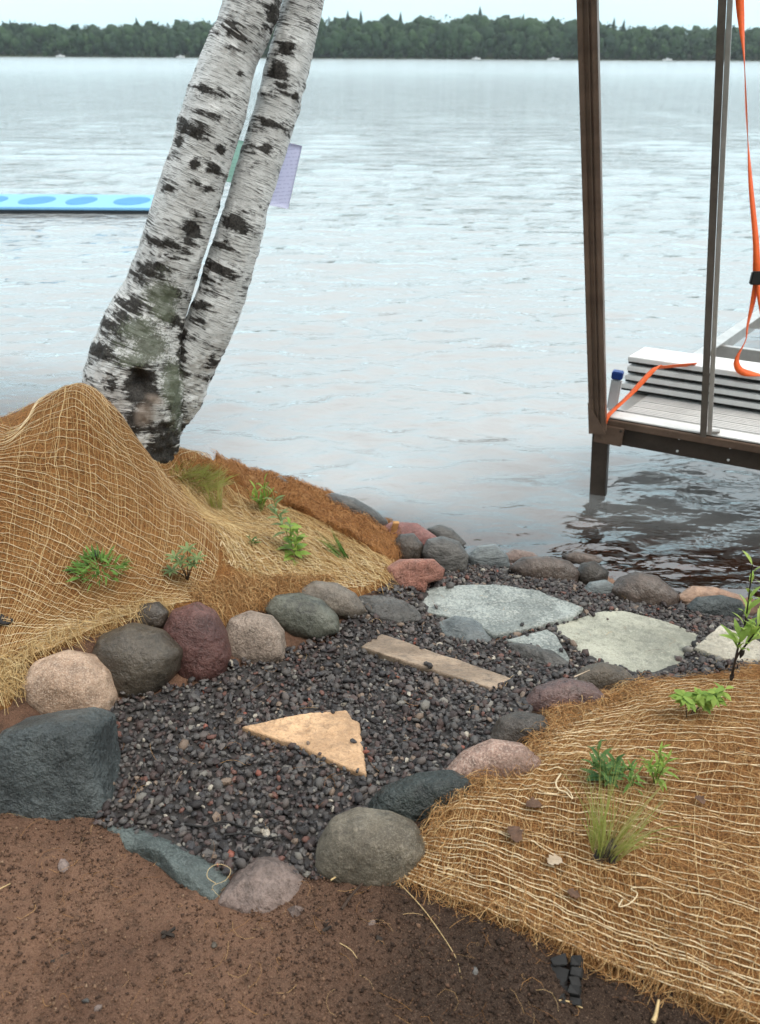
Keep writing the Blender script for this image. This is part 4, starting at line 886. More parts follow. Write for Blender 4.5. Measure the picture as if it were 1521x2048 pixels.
SCARS = [  # (px, py, rx, ry, tilt deg, weight) dark scars seen in the photograph
    (470,45,26,38,20,.55),(545,30,14,40,15,.8),(455,70,60,8,12,.7),(465,98,30,7,15,.9),(482,148,10,9,30,1.2),(412,182,42,16,8,.6),(420,228,45,10,18,.9),(385,256,42,22,20,.9),(402,258,10,10,0,1.3),(360,272,10,20,0,1),
    (392,327,13,11,0,1.3),(430,335,30,10,38,.8),(338,376,12,11,0,1),(405,375,34,8,25,1),(440,300,12,12,0,.7),(382,465,23,32,10,1.5),(330,485,55,18,10,.7),(300,545,45,22,10,.85),(355,520,55,10,12,.8),(280,600,40,40,0,.7),(350,590,35,26,0,.55),(240,640,38,45,20,.8),(300,660,40,40,0,.45),(345,640,30,14,20,.9),(205,700,26,26,0,1.1),(365,700,10,50,0,1),(225,750,22,40,20,.6),
    (283,770,34,42,0,1.8),(330,900,26,70,8,1.4),(350,800,14,70,0,.9),(318,935,20,40,0,1.2),(270,830,18,40,10,.7),(350,740,18,22,0,.8),
    (575,95,26,18,-25,1.1),(555,135,22,26,0,1.2),(565,172,22,7,10,1.2),(545,187,38,10,5,1.1),(590,190,8,14,0,1),(590,215,10,8,0,.8),(540,245,36,9,18,1),(520,252,24,9,0,.7),(510,297,30,9,0,.9),(530,295,16,10,0,1.1),(508,328,26,7,0,.6),(470,445,34,26,20,1.1),(480,460,18,20,0,.9),(440,420,18,30,0,.7),(425,545,45,24,12,.9),(400,610,26,12,10,1.4),(412,560,20,18,0,.7),(395,640,30,10,10,.6),(425,725,16,12,0,.8),(440,490,30,12,10,.6),
]
LICHEN = [(325,590,38,30,0,1),(330,620,30,30,0,.9),(280,660,45,30,0,.9),(300,690,40,35,0,1),(270,720,45,18,0,.8),(345,770,26,55,0,1),(350,830,18,40,0,.7),(330,540,26,20,0,.4),(240,690,30,20,0,.5)]
ROT = [(290,830,24,30,20,.9),(310,800,22,14,20,.8)]
def blobs(px, py, L):
    m = np.zeros_like(px)
    for a, b_, rx, ry, t, w in L:
        rx *= 0.86; ry *= 0.86
        c, s = math.cos(R(t)), math.sin(R(t)); x = px - a; y = py - b_
        d2 = ((x*c + y*s)/rx)**2 + ((-x*s + y*c)/ry)**2
        m = np.maximum(m, min(w, 1.15)*np.exp(-d2*0.75))
    return m
def stem(name, keys, parent, top, seed, nr=330, nk=120):
    """keys: (py, left px, right px, world Y)"""
    C = []; Rd = []
    for py, l, r_, y in keys:
        p = PY((l + r_)/2, py, y); dep = (p - CAM) @ FWD; C.append(p); Rd.append((r_ - l)/2/F*dep*0.98)
    for p, r_ in top: C.append(np.array(p)); Rd.append(r_)
    A = smooth_poly(np.column_stack([C, Rd]), nr); P = A[:, :3]; rad = A[:, 3]
    T = np.gradient(P, axis=0); T /= np.linalg.norm(T, axis=1)[:, None]
    X = np.cross(T, [0, 1.0, 0]); X /= np.linalg.norm(X, axis=1)[:, None]; Y = np.cross(T, X)
    ln = np.concatenate([[0], np.cumsum(np.linalg.norm(np.diff(P, axis=0), axis=1))])
    t = np.arange(nk)*2*math.pi/nk
    D = np.cos(t)[None, :, None]*X[:, None, :] + np.sin(t)[None, :, None]*Y[:, None, :]
    V0 = P[:, None, :] + D*rad[:, None, None]
    px, py, dep = project(V0.reshape(-1, 3)); front = (D.reshape(-1, 3) @ FWD) < 0.25
    back_n = np.array([mnoise.fractal(Vector((math.cos(a)*2, math.sin(a)*2, l*4 + seed)), 1, 2, 3) for l in ln for a in t])
    sc_ = np.where(front, blobs(px, py, SCARS), 0) + np.where(front, 0, np.clip(back_n*0.9, 0, 1))
    li = np.where(front, blobs(px, py, LICHEN), 0); ro = np.where(front, blobs(px, py, ROT), 0)
    hole = np.where(front, blobs(px, py, [(280,768,20,26,0,1.15)]), 0); cav = np.where(front, blobs(px, py, [(386,466,16,24,10,1.0)]), 0)
    low = np.clip(1 - ln/1.1, 0, 1); low = np.repeat(low, nk)
    wr = np.stack([np.cos(t)[None, :]*rad[:, None], np.sin(t)[None, :]*rad[:, None], np.repeat(ln[:, None], nk, 1)], -1).reshape(-1, 3)
    n1 = np.array([mnoise.fractal(Vector((w[0]*9, w[1]*9, w[2]*5 + seed)), 1, 2.1, 4) for w in wr])
    n2 = np.array([mnoise.fractal(Vector((w[0]*45, w[1]*45, w[2]*30 + seed)), 1, 2.1, 3) for w in wr])
    disp = 0.007*n1*(1 + 2.4*low) + (0.002 + 0.009*np.clip(sc_, 0, 1) + 0.010*low)*n2 + 0.004*li*np.clip(n2, 0, 1) + 0.004*np.clip(sc_, 0, 1) - 0.05*np.clip(hole, 0, 1) - 0.018*np.clip(cav, 0, 1)
    V = V0.reshape(-1, 3) + D.reshape(-1, 3)*disp[:, None]
    seam = np.clip(sc_*0.68 + 0.46*low**1.1, 0, 1.6) + 0.6*np.clip(hole, 0, 1)
    o = obj_np(name, V, [grid_faces(nr, nk, True)], M['bark'], parent, origin=P[0], attrs={'bark': np.stack([seam, li, ro], -1), 'wrap': wr})
    return o, P, rad
birch = empty('birch_tree', PY(275, 900, 2.9)); tag(birch, 'leaning two-stemmed white birch with black scars and lichen on the mound', 'tree')
K1 = [(1120,205,345,2.86),(1030,195,343,2.86),(950,190,343,2.86),(850,178,362,2.86),(760,172,370,2.87),(680,199,365,2.89),(581,252,383,2.92),(450,298,422,2.95),(276,353,475,3.0),(118,406,516,3.05),(0,447,560,3.08)]
K2 = [(1080,265,345,2.88),(990,275,343,2.88),(900,285,350,2.89),(840,298,370,2.91),(790,318,402,2.93),(735,338,430,2.95),(680,360,456,2.96),(581,398,493,2.99),(450,440,528,3.03),(276,493,579,3.1),(118,538,623,3.16),(0,568,646,3.2)]
e1 = PY(503, 0, 3.08); e2 = PY(607, 0, 3.2)
s1, P1, _ = stem('trunk', K1, birch, [((e1[0]+.16, 3.15, 2.7), .105), ((e1[0]+.40, 3.3, 3.6), .09), ((e1[0]+.65, 3.5, 4.8), .07), ((e1[0]+.8, 3.6, 6.2), .045), ((e1[0]+.85, 3.7, 7.4), .02)], 3)
s2, P2, _ = stem('trunk', K2, birch, [((e2[0]+.14, 3.28, 2.7), .075), ((e2[0]+.42, 3.45, 3.6), .065), ((e2[0]+.8, 3.75, 4.8), .05), ((e2[0]+1.15, 4.0, 6.0), .03), ((e2[0]+1.3, 4.2, 7.0), .015)], 9)
def crown():
    r = np.random.default_rng(5); VV = []; FF = []; n = 0; tips = []
    for P in (P1, P2):
        idx = [i for i in range(len(P)) if P[i, 2] > 4.3]
        for i in r.choice(idx, 16):
            d = r.normal(size=3); d[2] = abs(d[2])*0.6 + 0.15; d /= np.linalg.norm(d); L = r.uniform(0.7, 1.6)
            q = np.array([P[i] + d*L*t + np.array([0, 0, -0.35*t*t*L]) for t in np.linspace(0, 1, 6)])
            V, f = tube(q, np.linspace(0.022, 0.004, 6), 5); VV.append(V); FF.append(f + n); n += len(V); tips += [q[k] for k in (2, 3, 4, 5)]
    obj_np('branches', np.concatenate(VV), [np.concatenate(FF)], M['twig'], birch, origin=P1[0])
    tips = np.array(tips); m = 3800; c = tips[r.integers(0, len(tips), m)] + r.normal(0, 0.22, (m, 3))
    rot = rand_rot(r, m, 0.8); leaf = np.array([(-.5,0,0),(0,-.34,0.03),(.55,0,0),(0,.34,0.03)])*0.075
    V = np.einsum('nij,vj->nvi', rot, leaf) + c[:, None, :]
    tag(obj_np('crown', V.reshape(-1, 3), [np.arange(m*4).reshape(-1, 4)], M['leaf_green'], birch, origin=P1[0]), kind='stuff')
def leaf_mat(name, a, c2):
    b = NB(name); inf = b.n('ShaderNodeObjectInfo'); v = b.coords(); n = b.noise(v, 60, 3)
    f = b.n('ShaderNodeMath'); f.operation = 'MULTIPLY_ADD'; b.l(n, f.inputs[0]); f.inputs[1].default_value = 0.6; b.l(inf.outputs['Random'], f.inputs[2])
    c = b.mix(b.ramp(f.outputs[0], [(0.2, 0.0), (1.3, 1.0)]), a, c2)
    p = b.bsdf(c, 0.5, 0, b.bump(n, 0.001), 0.4)
    tl = b.n('ShaderNodeBsdfTranslucent'); b.l(c, tl.inputs['Color']); ms_ = b.n('ShaderNodeMixShader'); ms_.inputs[0].default_value = 0.35
    b.l(p.outputs[0], ms_.inputs[1]); b.l(tl.outputs[0], ms_.inputs[2]); b.l(ms_.outputs[0], b.o.inputs['Surface']); return b.m
M['leaf_green'] = leaf_mat('green_leaf', (0.075, 0.18, 0.03), (0.17, 0.31, 0.06))
M['leaf_lime'] = leaf_mat('lime_leaf', (0.16, 0.30, 0.045), (0.33, 0.46, 0.09))
M['leaf_bright'] = leaf_mat('bright_leaf', (0.24, 0.40, 0.06), (0.42, 0.55, 0.13))
M['leaf_deep'] = leaf_mat('deep_green_leaf', (0.045, 0.12, 0.035), (0.11, 0.21, 0.055))
M['leaf_sage'] = leaf_mat('sage_leaf', (0.13, 0.20, 0.075), (0.25, 0.34, 0.14))
M['grass'] = attr_ramp_mat('grass_blades', [(0, (0.36, 0.42, 0.10)), (0.4, (0.52, 0.54, 0.16)), (0.75, (0.56, 0.50, 0.20)), (1, (0.64, 0.54, 0.28))], 0.6, 0.3, transl=0.5)
M['grass_green'] = attr_ramp_mat('green_grass_blades', [(0, (0.05, 0.14, 0.025)), (0.6, (0.12, 0.26, 0.045)), (1, (0.28, 0.38, 0.10))], 0.55, 0.35)
M['stem_dark'] = plain('dark_seedling_stem', (0.035, 0.025, 0.02), 0.7, 0, 0.3, 60)
M['stem_green'] = plain('green_seedling_stem', (0.20, 0.24, 0.06), 0.6, 0, 0.2, 60)
crown()

# ---- two paper sheets fixed to the birch stems, edges showing past the bark
def sheet(label, corners, ys, mat, lines):
    A, B, C_, D_ = [PY(a, b_, y) for (a, b_), y in zip(corners, ys)]     # top-left, top-right, bottom-right, bottom-left
    n = 12; V = []
    nrm = np.cross(B - A, D_ - A); nrm /= np.linalg.norm(nrm)
    if nrm[1] > 0: nrm = -nrm
    for j in range(n + 1):
        for i in range(n + 1):
            u, v = i/n, j/n; p = (A*(1-u) + B*u)*(1-v) + (D_*(1-u) + C_*u)*v
            V.append(p + nrm*0.006*math.sin(u*3.1)*(0.6 + 0.4*math.cos(v*4)))
    V = np.array(V); f = grid_faces(n + 1, n + 1); m = len(V)
    V2 = np.concatenate([V, V - nrm*0.0008]); ring = [i for i in range(n+1)] + [j*(n+1)+n for j in range(1, n+1)] + [n*(n+1)+i for i in range(n-1, -1, -1)] + [j*(n+1) for j in range(n-1, 0, -1)]
    side = np.array([(ring[k], ring[(k+1) % len(ring)], ring[(k+1) % len(ring)] + m, ring[k] + m) for k in range(len(ring))])
    o = obj_np('paper_sheet', V2, [f, f[:, ::-1] + m, side], mat, origin=V.mean(0)); tag(o, label, 'paper'); return o
def paper_mat(name, col, ink):
    b = NB(name); w = b.n('ShaderNodeTexWave'); w.wave_type = 'BANDS'; w.bands_direction = 'Z'; w.inputs['Scale'].default_value = 24; w.inputs['Distortion'].default_value = 0.4
    v = b.coords(); b.l(v, w.inputs['Vector']); n = b.noise(v, 90, 2)
    c = b.mix(b.mix(1.0, b.ramp(w.outputs['Fac'], [(0.6, 0.0), (0.8, 0.5)]), b.ramp(n, [(0.42, 0.0), (0.55, 1.0)]), 'MULTIPLY'), col, ink); p = b.bsdf(c, 0.7); tl = b.n('ShaderNodeBsdfTranslucent'); b.l(c, tl.inputs['Color']); ms_ = b.n('ShaderNodeMixShader'); ms_.inputs[0].default_value = 0.5; b.l(p.outputs[0], ms_.inputs[1]); b.l(tl.outputs[0], ms_.inputs[2]); b.l(ms_.outputs[0], b.o.inputs['Surface']); return b.m
sheet('lavender paper sheet sticking out behind the thinner birch stem', [(545,279),(605,292),(577,418),(520,407)], (3.16,3.2,3.16,3.1), paper_mat('lavender_paper', (0.80, 0.81, 0.97), (0.52, 0.53, 0.70)), 0)
sheet('mint green paper sheet showing between the two birch stems', [(450,277),(510,286),(488,370),(430,360)], (3.14,3.16,3.1,3.08), paper_mat('mint_paper', (0.74, 0.96, 0.88), (0.52, 0.72, 0.66)), 0)

# ================================================================== DOCK
ZD = 0.43
C0 = PZ(1208, 832, ZD); CF = PZ(1521, 886, ZD); CB = PZ(1468, 655, ZD)
fdir = (CF - C0)/np.linalg.norm(CF - C0); rdir = (CB - C0)/np.linalg.norm(CB - C0); UPZ = np.array([0, 0, 1.0])
pn = np.cross(fdir, UPZ); pn /= np.linalg.norm(pn)
if pn[1] > 0: pn = -pn                          # front normal (towards the land)
fr_len, rl_len = 2.6, 4.2
dock = empty('roll_in_dock', (C0[0], C0[1], 0)); tag(dock, 'aluminium dock section with bronze posts standing in the shallows', 'dock')
BH = 0.135
MB().prism(C0 - UPZ*BH/2, C0 + fdir*fr_len - UPZ*BH/2, pn*0.012, UPZ*BH/2).build('front_beam', M['bronze_dark'], dock, bevel=0.003)
MB().prism(C0 - pn*0.03 + UPZ*0.004, C0 - pn*0.03 + fdir*fr_len + UPZ*0.004, pn*0.045, UPZ*0.004).build('front_flange', M['white_panel'], dock, bevel=0.0015)
MB().prism(C0 + pn*0.022 - UPZ*0.022, C0 + fdir*fr_len + pn*0.022 - UPZ*0.022, pn*0.010, UPZ*0.018).build('front_lip', M['bronze'], dock, bevel=0.003)
sideN = np.cross(rdir, UPZ); sideN /= np.linalg.norm(sideN)
if sideN[0] > 0: sideN = -sideN
MB().prism(C0 - UPZ*BH/2 + rdir*0.02, C0 + rdir*rl_len - UPZ*BH/2, sideN*0.012, UPZ*BH/2).build('side_rail', M['alu'], dock, bevel=0.003)
MB().prism(C0 - sideN*0.03 + rdir*0.10 + UPZ*0.005, C0 - sideN*0.03 + rdir*rl_len + UPZ*0.005, sideN*0.035, UPZ*0.005).build('side_flange', M['alu'], dock, bevel=0.0015)
for d_ in (1.55, 2.35, 3.2, 4.1):
    MB().prism(C0 + rdir*d_ - UPZ*0.055, C0 + rdir*d_ + fdir*fr_len - UPZ*0.055, pn*0.02, UPZ*0.04).build('crossbar', M['alu'], dock, bevel=0.003)
wD = 0.088                                         # ribbed deck boards parallel to the front beam
for i in range(9):
    a = C0 + rdir*((0.085 + i*wD + wD/2)/abs(np.dot(rdir, pn))) + fdir*0.03 - UPZ*0.008
    m = MB().prism(a, a + fdir*fr_len, pn*(wD/2 - 0.004), UPZ*0.012)
    for k in range(4):
        m.prism(a + UPZ*0.0145 + pn*(-0.03 + k*0.02), a + fdir*fr_len + UPZ*0.0145 + pn*(-0.03 + k*0.02), pn*0.006, UPZ*0.0025)
    m.build('deck_board', M['deck'], dock)
def lean_top(base, px, py):
    """top of a post that leans within the plane of the front beam and passes through a pixel"""
    d = ray(px, py); A = np.column_stack([UPZ, fdir, -d]); s, t, k = np.linalg.solve(A, CAM - base); return base + UPZ*s + fdir*t
b1 = C0 + pn*0.05 - fdir*0.012 - UPZ*0.03; t1 = lean_top(b1, 1176, -20); d1 = (t1 - b1)/np.linalg.norm(t1 - b1); t1 = b1 + d1*3.0
u1 = np.cross(d1, pn); u1 /= np.linalg.norm(u1)
post = MB().prism(b1 - d1*0.03, t1, u1*0.040, pn*0.018).build('post', M['bronze'], dock, bevel=0.004)
for s_ in (-1, 1):
    MB().prism(b1 - d1*0.03 + pn*0.022 + u1*0.028*s_, t1 + pn*0.022 + u1*0.028*s_, u1*0.012, pn*0.009).build('post_rib', M['bronze'], dock, bevel=0.003)
MB().prism(b1 - d1*0.03 + pn*0.021 + u1*0.004, t1 + pn*0.021 + u1*0.004, u1*0.003, pn*0.006).build('post_rib', M['bronze'], dock)
b2 = PZ(1408, 866, ZD) + pn*0.02; t2 = lean_top(b2, 1446, -20); d2 = (t2 - b2)/np.linalg.norm(t2 - b2); t2 = b2 + d2*3.0
u2 = np.cross(d2, pn); u2 /= np.linalg.norm(u2); u2 = u2 if u2[0] > 0 else -u2
MB().prism(b2 - d2*0.02, t2, u2*0.0145, pn*0.015).build('post', M['post_grey'], dock, bevel=0.003)
MB().prism(b2 + u2*0.027 - pn*0.006, t2 + u2*0.027 - pn*0.006, u2*0.010, pn*0.010).build('post_flange', M['alu'], dock, bevel=0.002)
MB().prism(b2 + u2*0.05 + UPZ*0.012, b2 + u2*0.05 - pn*0.03 + UPZ*0.012, u2*0.02, UPZ*0.006).build('post_foot', M['alu'], dock, bevel=0.002)
L0 = C0 - fdir*0.005 + pn*0.0 - UPZ*0.02; Lw = PZ(1197, 988, 0.0); Lb = Lw + (Lw - L0)/np.linalg.norm(Lw - L0)*0.55
lu = np.cross(Lb - L0, pn); lu /= np.linalg.norm(lu)
MB().prism(L0, Lb, lu*0.040, pn*0.034).build('leg', M['bronze_dark'], dock, bevel=0.004)
far_leg = C0 + rdir*3.9 - UPZ*0.05; MB().prism(far_leg, far_leg - UPZ*1.6, fdir*0.03, pn*0.03).build('leg', M['alu'], dock, bevel=0.004)
right_leg = C0 + fdir*2.4 - UPZ*0.05; MB().prism(right_leg, right_leg - UPZ*0.7, fdir*0.035, pn*0.03).build('leg', M['bronze_dark'], dock, bevel=0.004)
bc = C0 + fdir*0.045 + pn*0.040 - UPZ*0.080
br = MB().prism(bc - fdir*0.07, bc + fdir*0.07, pn*0.005, UPZ*0.050).build('corner_bracket', M['bronze'], dock, bevel=0.003)
for q in (-0.055, 0.055):
    MB().disc(bc + fdir*q + pn*0.006 + UPZ*0.035, pn, 0.008, 0.006).build('bolt', M['bronze_dark'], dock)
for px_, py_ in ((1359,877),(1355,902),(1461,895),(1457,920)):
    d = ray(px_, py_); n_ = pn; q = C0 + pn*0.0125; k = np.dot(q - CAM, n_)/np.dot(d, n_); MB().disc(CAM + d*k, pn, 0.0065, 0.004).build('rivet', M['white_panel'], dock)
gs = b1 + pn*0.03; MB().add([gs + u1*s1_ + d1*h1 + pn*t_ for t_ in (0.0, 0.006) for s1_, h1 in ((-0.042, -0.035), (0.042, -0.035), (0.042*np.sign(np.dot(u1, -fdir)), 0.13))], [(0,1,2),(5,4,3),(0,3,4,1),(1,4,5,2),(2,5,3,0)]).build('gusset_plate', M['bronze'], dock)
# stack of white deck panels
names = ['topmost thin white deck panel of the stack on the dock', 'second white deck panel from the top of the stack on the dock', 'third white deck panel from the top of the stack on the dock', 'lowest white deck panel, lying on black blocks on the dock']
for i in range(4):
    z = ZD + 0.012 + 0.036 + (3 - i)*0.050
    a = PZ(1246 - i*1.0, 782, ZD + 0.02); a = np.array([a[0], a[1], z]) + fdir*random.uniform(-0.012, 0.012) - pn*random.uniform(0, .012)
    bk = rdir/abs(np.dot(rdir, pn))
    root = empty('deck_panel', a); tag(root, names[i], 'panel', 'white deck panels stacked on the dock')
    wv = (bk*0.20); c = a + wv/2
    MB().prism(c, c + fdir*2.0, wv/2, UPZ*0.013).build('panel_board', M['white_panel'], root, bevel=0.003)
    MB().prism(a + bk*0.04 - UPZ*0.021, a + bk*0.04 + fdir*2.0 - UPZ*0.021, bk*0.02, UPZ*0.0085).build('spacer', M['black_rubber'], root)
    MB().prism(a + bk*0.165 - UPZ*0.021, a + bk*0.165 + fdir*2.0 - UPZ*0.021, bk*0.02, UPZ*0.0085).build('spacer', M['black_rubber'], root)
# far stack of panels on the same frame
a = C0 + rdir*2.55 + UPZ*0.035
for i, nm_ in enumerate(('upper white panel lying across the far end of the dock frame', 'lower white panel lying across the far end of the dock frame')):
    root = empty('deck_panel', a + UPZ*(0.05*(1 - i))); tag(root, nm_, 'panel', 'white panels on the far end of the dock')
    q = a + UPZ*(0.05*(1 - i)) + rdir*0.45 + fdir*0.05*i
    MB().prism(q, q + fdir*2.2, rdir*0.45, UPZ*0.014).build('panel_board', M['white_panel'], root, bevel=0.003)
    MB().prism(q - UPZ*0.025, q + fdir*2.2 - UPZ*0.025, rdir*0.40, UPZ*0.009).build('spacer', M['black_rubber'], root)
# bottle with blue cap by the post
bp = PZ(1221, 824, ZD + 0.01) - pn*0.04
bt = empty('bottle', bp); tag(bt, 'grey bottle with square blue cap standing behind the dock post', 'bottle')
MB().prism(bp, bp + UPZ*0.165, fdir*0.025, pn*0.019).build('body', M['grey_plastic'], bt, bevel=0.008, smooth=False)
MB().prism(bp + UPZ*0.165, bp + UPZ*0.205, fdir*0.027, pn*0.022).build('cap', M['blue_cap'], bt, bevel=0.005)
# straps
def strap(name, label, pts, width, wdir, group=None, n=40):
    P = smooth_poly(np.array(pts), n); T = np.gradient(P, axis=0); T /= np.linalg.norm(T, axis=1)[:, None]
    wd = np.asarray(wdir, float); wd = np.broadcast_to(wd, P.shape) if wd.ndim == 1 else smooth_poly(wd, n)
    S_ = wd - (wd*T).sum(1)[:, None]*T; S_ /= np.linalg.norm(S_, axis=1)[:, None]; N_ = np.cross(T, S_)*0.0012
    S_ = S_*width/2
    V = np.stack([P - S_ - N_, P + S_ - N_, P + S_ + N_, P - S_ + N_], 1).reshape(-1, 3)
    f = grid_faces(n, 4, True); o = obj_np(name, V, [f, np.array([[3, 2, 1, 0], [4*n-4, 4*n-3, 4*n-2, 4*n-1]])], M['orange'], origin=P[0], smooth=False)
    if label: tag(o, label, 'strap', group)
    return o
ztop = ZD + 0.012 + 0.036 + 3*0.05 + 0.016
pt = PZ(1310, 737, ztop)
strap('ratchet_strap', 'orange strap tying the panel stack down to the dock corner', [C0 + fdir*0.01 + pn*0.045 - UPZ*0.05, C0 + fdir*0.02 + pn*0.035 + UPZ*0.012, PZ(1262, 788, ZD + 0.10), pt + pn*0.004, pt - pn*0.03 + fdir*0.03 + UPZ*0.001, pt - pn*0.09 + fdir*0.10 + UPZ*0.001, pt - pn*0.15 + fdir*0.18 + UPZ*0.001], 0.034, fdir*0.8 + UPZ*0.5)
y0 = float(PZ(1478, 745, ztop)[1])
ss = empty('hanging_strap', PZ(1478, 745, ztop)); tag(ss, 'twisted orange strap with buckle hanging down onto the panels', 'strap')
def part_of(o, root):
    o.parent = root; o.location = Vector(o.location) - root.location; return o
part_of(strap('webbing', None, [PY(1476, -140, y0), PY(1480, 0, y0), PY(1489, 120, y0), PY(1494, 240, y0), PY(1502, 370, y0), PY(1512, 480, y0), PY(1514, 552, y0)], 0.036, np.array([[1, 0, 0], [1, .2, 0], [.5, 1, 0], [.25, 1, 0], [.9, .8, 0], [1, .5, 0], [1, 0, 0]])), ss)
part_of(strap('webbing', None, [PY(1514, 560, y0), PY(1505, 610, y0), PY(1496, 650, y0), PY(1492, 680, y0), PY(1476, 712, y0), PY(1474, 730, y0) , PY(1486, 744, y0 - .01), PZ(1521, 750, ztop)], 0.034, np.array([[1, .3, 0], [1, .6, 0], [.8, 1, 0], [.6, 1, 0], [1, .8, 0], [1, .3, 0], [.6, .2, .6], [0, 1, 0]])), ss)
part_of(strap('webbing', None, [PY(1516, 560, y0), PY(1519, 590, y0), PY(1528, 640, y0), PY(1540, 700, y0)], 0.03, np.array([1, .5, 0])), ss)
bk_ = PY(1514, 556, y0 - 0.012); MB().prism(bk_ - UPZ*0.03, bk_ + UPZ*0.03, [0.028, 0, 0], [0, 0.012, 0]).build('buckle', M['black_rubber'], ss, bevel=0.005)

# ================================================================== FLOATING MAT on the lake
def float_mat():
    A = PZ(-420, 424, 0.02); B = PZ(395, 424, 0.02); C_ = PZ(400, 391, 0.06); D_ = PZ(-420, 391, 0.06)
    B[1] = A[1] = (A[1] + B[1])/2; D_[1] = C_[1] = (C_[1] + D_[1])/2
    x0, x1, y0_, y1_ = A[0], B[0], A[1], C_[1]
    root = empty('floating_mat', ((x0+x1)/2, (y0_+y1_)/2, 0.0)); tag(root, 'light blue floating foam mat with darker blue ovals out on the lake', 'float')
    def slabm(z0, z1, ov, name, mat):
        MB().prism([x0 - ov, (y0_+y1_)/2, (z0+z1)/2], [x1 + ov, (y0_+y1_)/2, (z0+z1)/2], [0, (y1_-y0_)/2 + ov, 0], [0, 0, (z1-z0)/2]).build(name, mat, root, bevel=0.012)
    slabm(-0.03, 0.045, 0.0, 'base_layer', M['float_dark']); slabm(0.046, 0.085, -0.01, 'top_layer', M['float_light'])
    for px_, w in ((60, .25), (152, .21), (256, .26), (-40, .25), (-150, .25), (-260, .25)):
        c = PZ(px_, 407, 0.086); k = 28; t = np.arange(k)*2*math.pi/k
        ring = np.stack([c[0] + np.cos(t)*w, (y0_+y1_)/2 + np.sin(t)*0.36, np.full(k, 0.0855)], -1)
        MB().add(np.concatenate([ring, ring + [0, 0, 0.004]]), [tuple(range(k, 2*k))] + [(i, (i+1) % k, k + (i+1) % k, k + i) for i in range(k)]).build('oval_pad', M['float_blue'], root)
float_mat()

# ================================================================== PLANTS
def leaf_mesh(name, mat, w=0.28, droop=0.18, fold=0.10, n=7, blunt=1.0):
    t = np.linspace(0, 1, n); hw = w*0.5*(np.sin(math.pi*np.clip(t, 0.02, 0.985)**blunt))**0.9; V = []
    for ti, h in zip(t, hw):
        z = 0.10*math.sin(ti*2.2) - droop*ti*ti
        V += [(ti, -h, z + fold*h*2), (ti, 0, z), (ti, h, z + fold*h*2)]
    f = [(a*3+j, a*3+j+1, a*3+4+j, a*3+3+j) for a in range(n-1) for j in range(2)]
    return mesh_np(name, np.array(V), [np.array(f)], mat)
def put_leaf(me, root, pos, dirv, length, up=(0, 0, 1), roll=0.0):
    d = Vector(dirv).normalized(); u = Vector(up); yv = u.cross(d)
    if yv.length < 1e-3: yv = Vector((1, 0, 0)).cross(d)
    yv.normalize(); zv = d.cross(yv); m = Matrix((d, yv, zv)).transposed() @ Matrix.Rotation(roll, 3, 'X')
    mt = m.to_4x4() @ Matrix.Scale(length, 4); mt.translation = Vector(pos) - root.location
    o = bpy.data.objects.new('leaf', me); o.matrix_local = mt; COL.objects.link(o); o.parent = root; return o
def stem_part(root, P, r0, r1, mat, name='stem'):
    V, f = tube(P, np.linspace(r0, r1, len(P)), 6); return obj_np(name, V, [f], mat, root, origin=P[0])
def gpos(px, py): return hit(px, py, 0.015)
def seedling(label, base, stems, me, n_per, llen, mat, r0=0.0026, elev=0.45, cat='plant', whorl=1, start=0.25, seed=0, group=None, taper=True, name='seedling'):
    """base pixel on the ground; stems = pixel polylines standing over the base"""
    r = np.random.default_rng(seed); g = gpos(*base); root = empty(name, g); tag(root, label, cat, group)
    for st in stems:
        pts = [g - np.array([0, 0, 0.01])] + [PY(a, b_, g[1] + r.normal(0, 0.012)) for a, b_ in st]
        P = smooth_poly(np.array(pts), 18); stem_part(root, P, r0, r0*0.4, mat)
        T = np.gradient(P, axis=0); a0 = r.uniform(0, 6.28)
        for k in range(n_per):
            u = start + (1 - start)*k/(n_per - 1); i = min(17, int(u*17)); 
            for w_ in range(whorl):
                a = a0 + k*2.4 + w_*6.283/whorl + r.normal(0, 0.25); e = elev + r.normal(0, 0.2) + (0.5*u if taper else 0)
                d = np.array([math.cos(a)*math.cos(e), math.sin(a)*math.cos(e), math.sin(e)])
                put_leaf(me, root, P[i], d, llen*r.uniform(0.75, 1.15)*((1.15 - 0.55*u) if taper else 1), roll=r.normal(0, 0.3))
    return root
LY = leaf_mesh('leaf', M['leaf_bright'], 0.24, 0.28); LT = leaf_mesh('leaf', M['leaf_green'], 0.13, 0.45); LN = leaf_mesh('leaf', M['leaf_lime'], 0.20, 0.30); LB = leaf_mesh('leaf', M['leaf_lime'], 0.42, 0.25); LG = leaf_mesh('leaf', M['leaf_green'], 0.20, 0.35)
LD = leaf_mesh('leaf', M['leaf_deep'], 0.24, 0.30); LS = leaf_mesh('leaf', M['leaf_sage'], 0.26, 0.35); LP = leaf_mesh('leaf', M['leaf_sage'], 0.30, 0.15, 0.2)
seedling('clump of narrow bright green leaves near the shaggy coir strip', (522,1026), [[(516,1000),(510,975)], [(526,995),(530,965)], [(520,1005),(500,992)], [(532,1000),(545,985)]], LN, 8, 0.065, M['stem_green'], seed=1, elev=0.7)
seedling('thin pale sage-green seedling leaning over the lime leafy one', (583,1100), [[(572,1060),(556,1030),(545,985)]], LS, 11, 0.062, M['stem_green'], seed=2, elev=0.15, whorl=2, start=0.35)
seedling('short lime-green seedling with broad drooping leaves', (590,1115), [[(584,1085),(580,1048)], [(592,1090),(596,1062)]], LB, 9, 0.060, M['stem_green'], seed=3, elev=0.2, whorl=2, start=0.1)
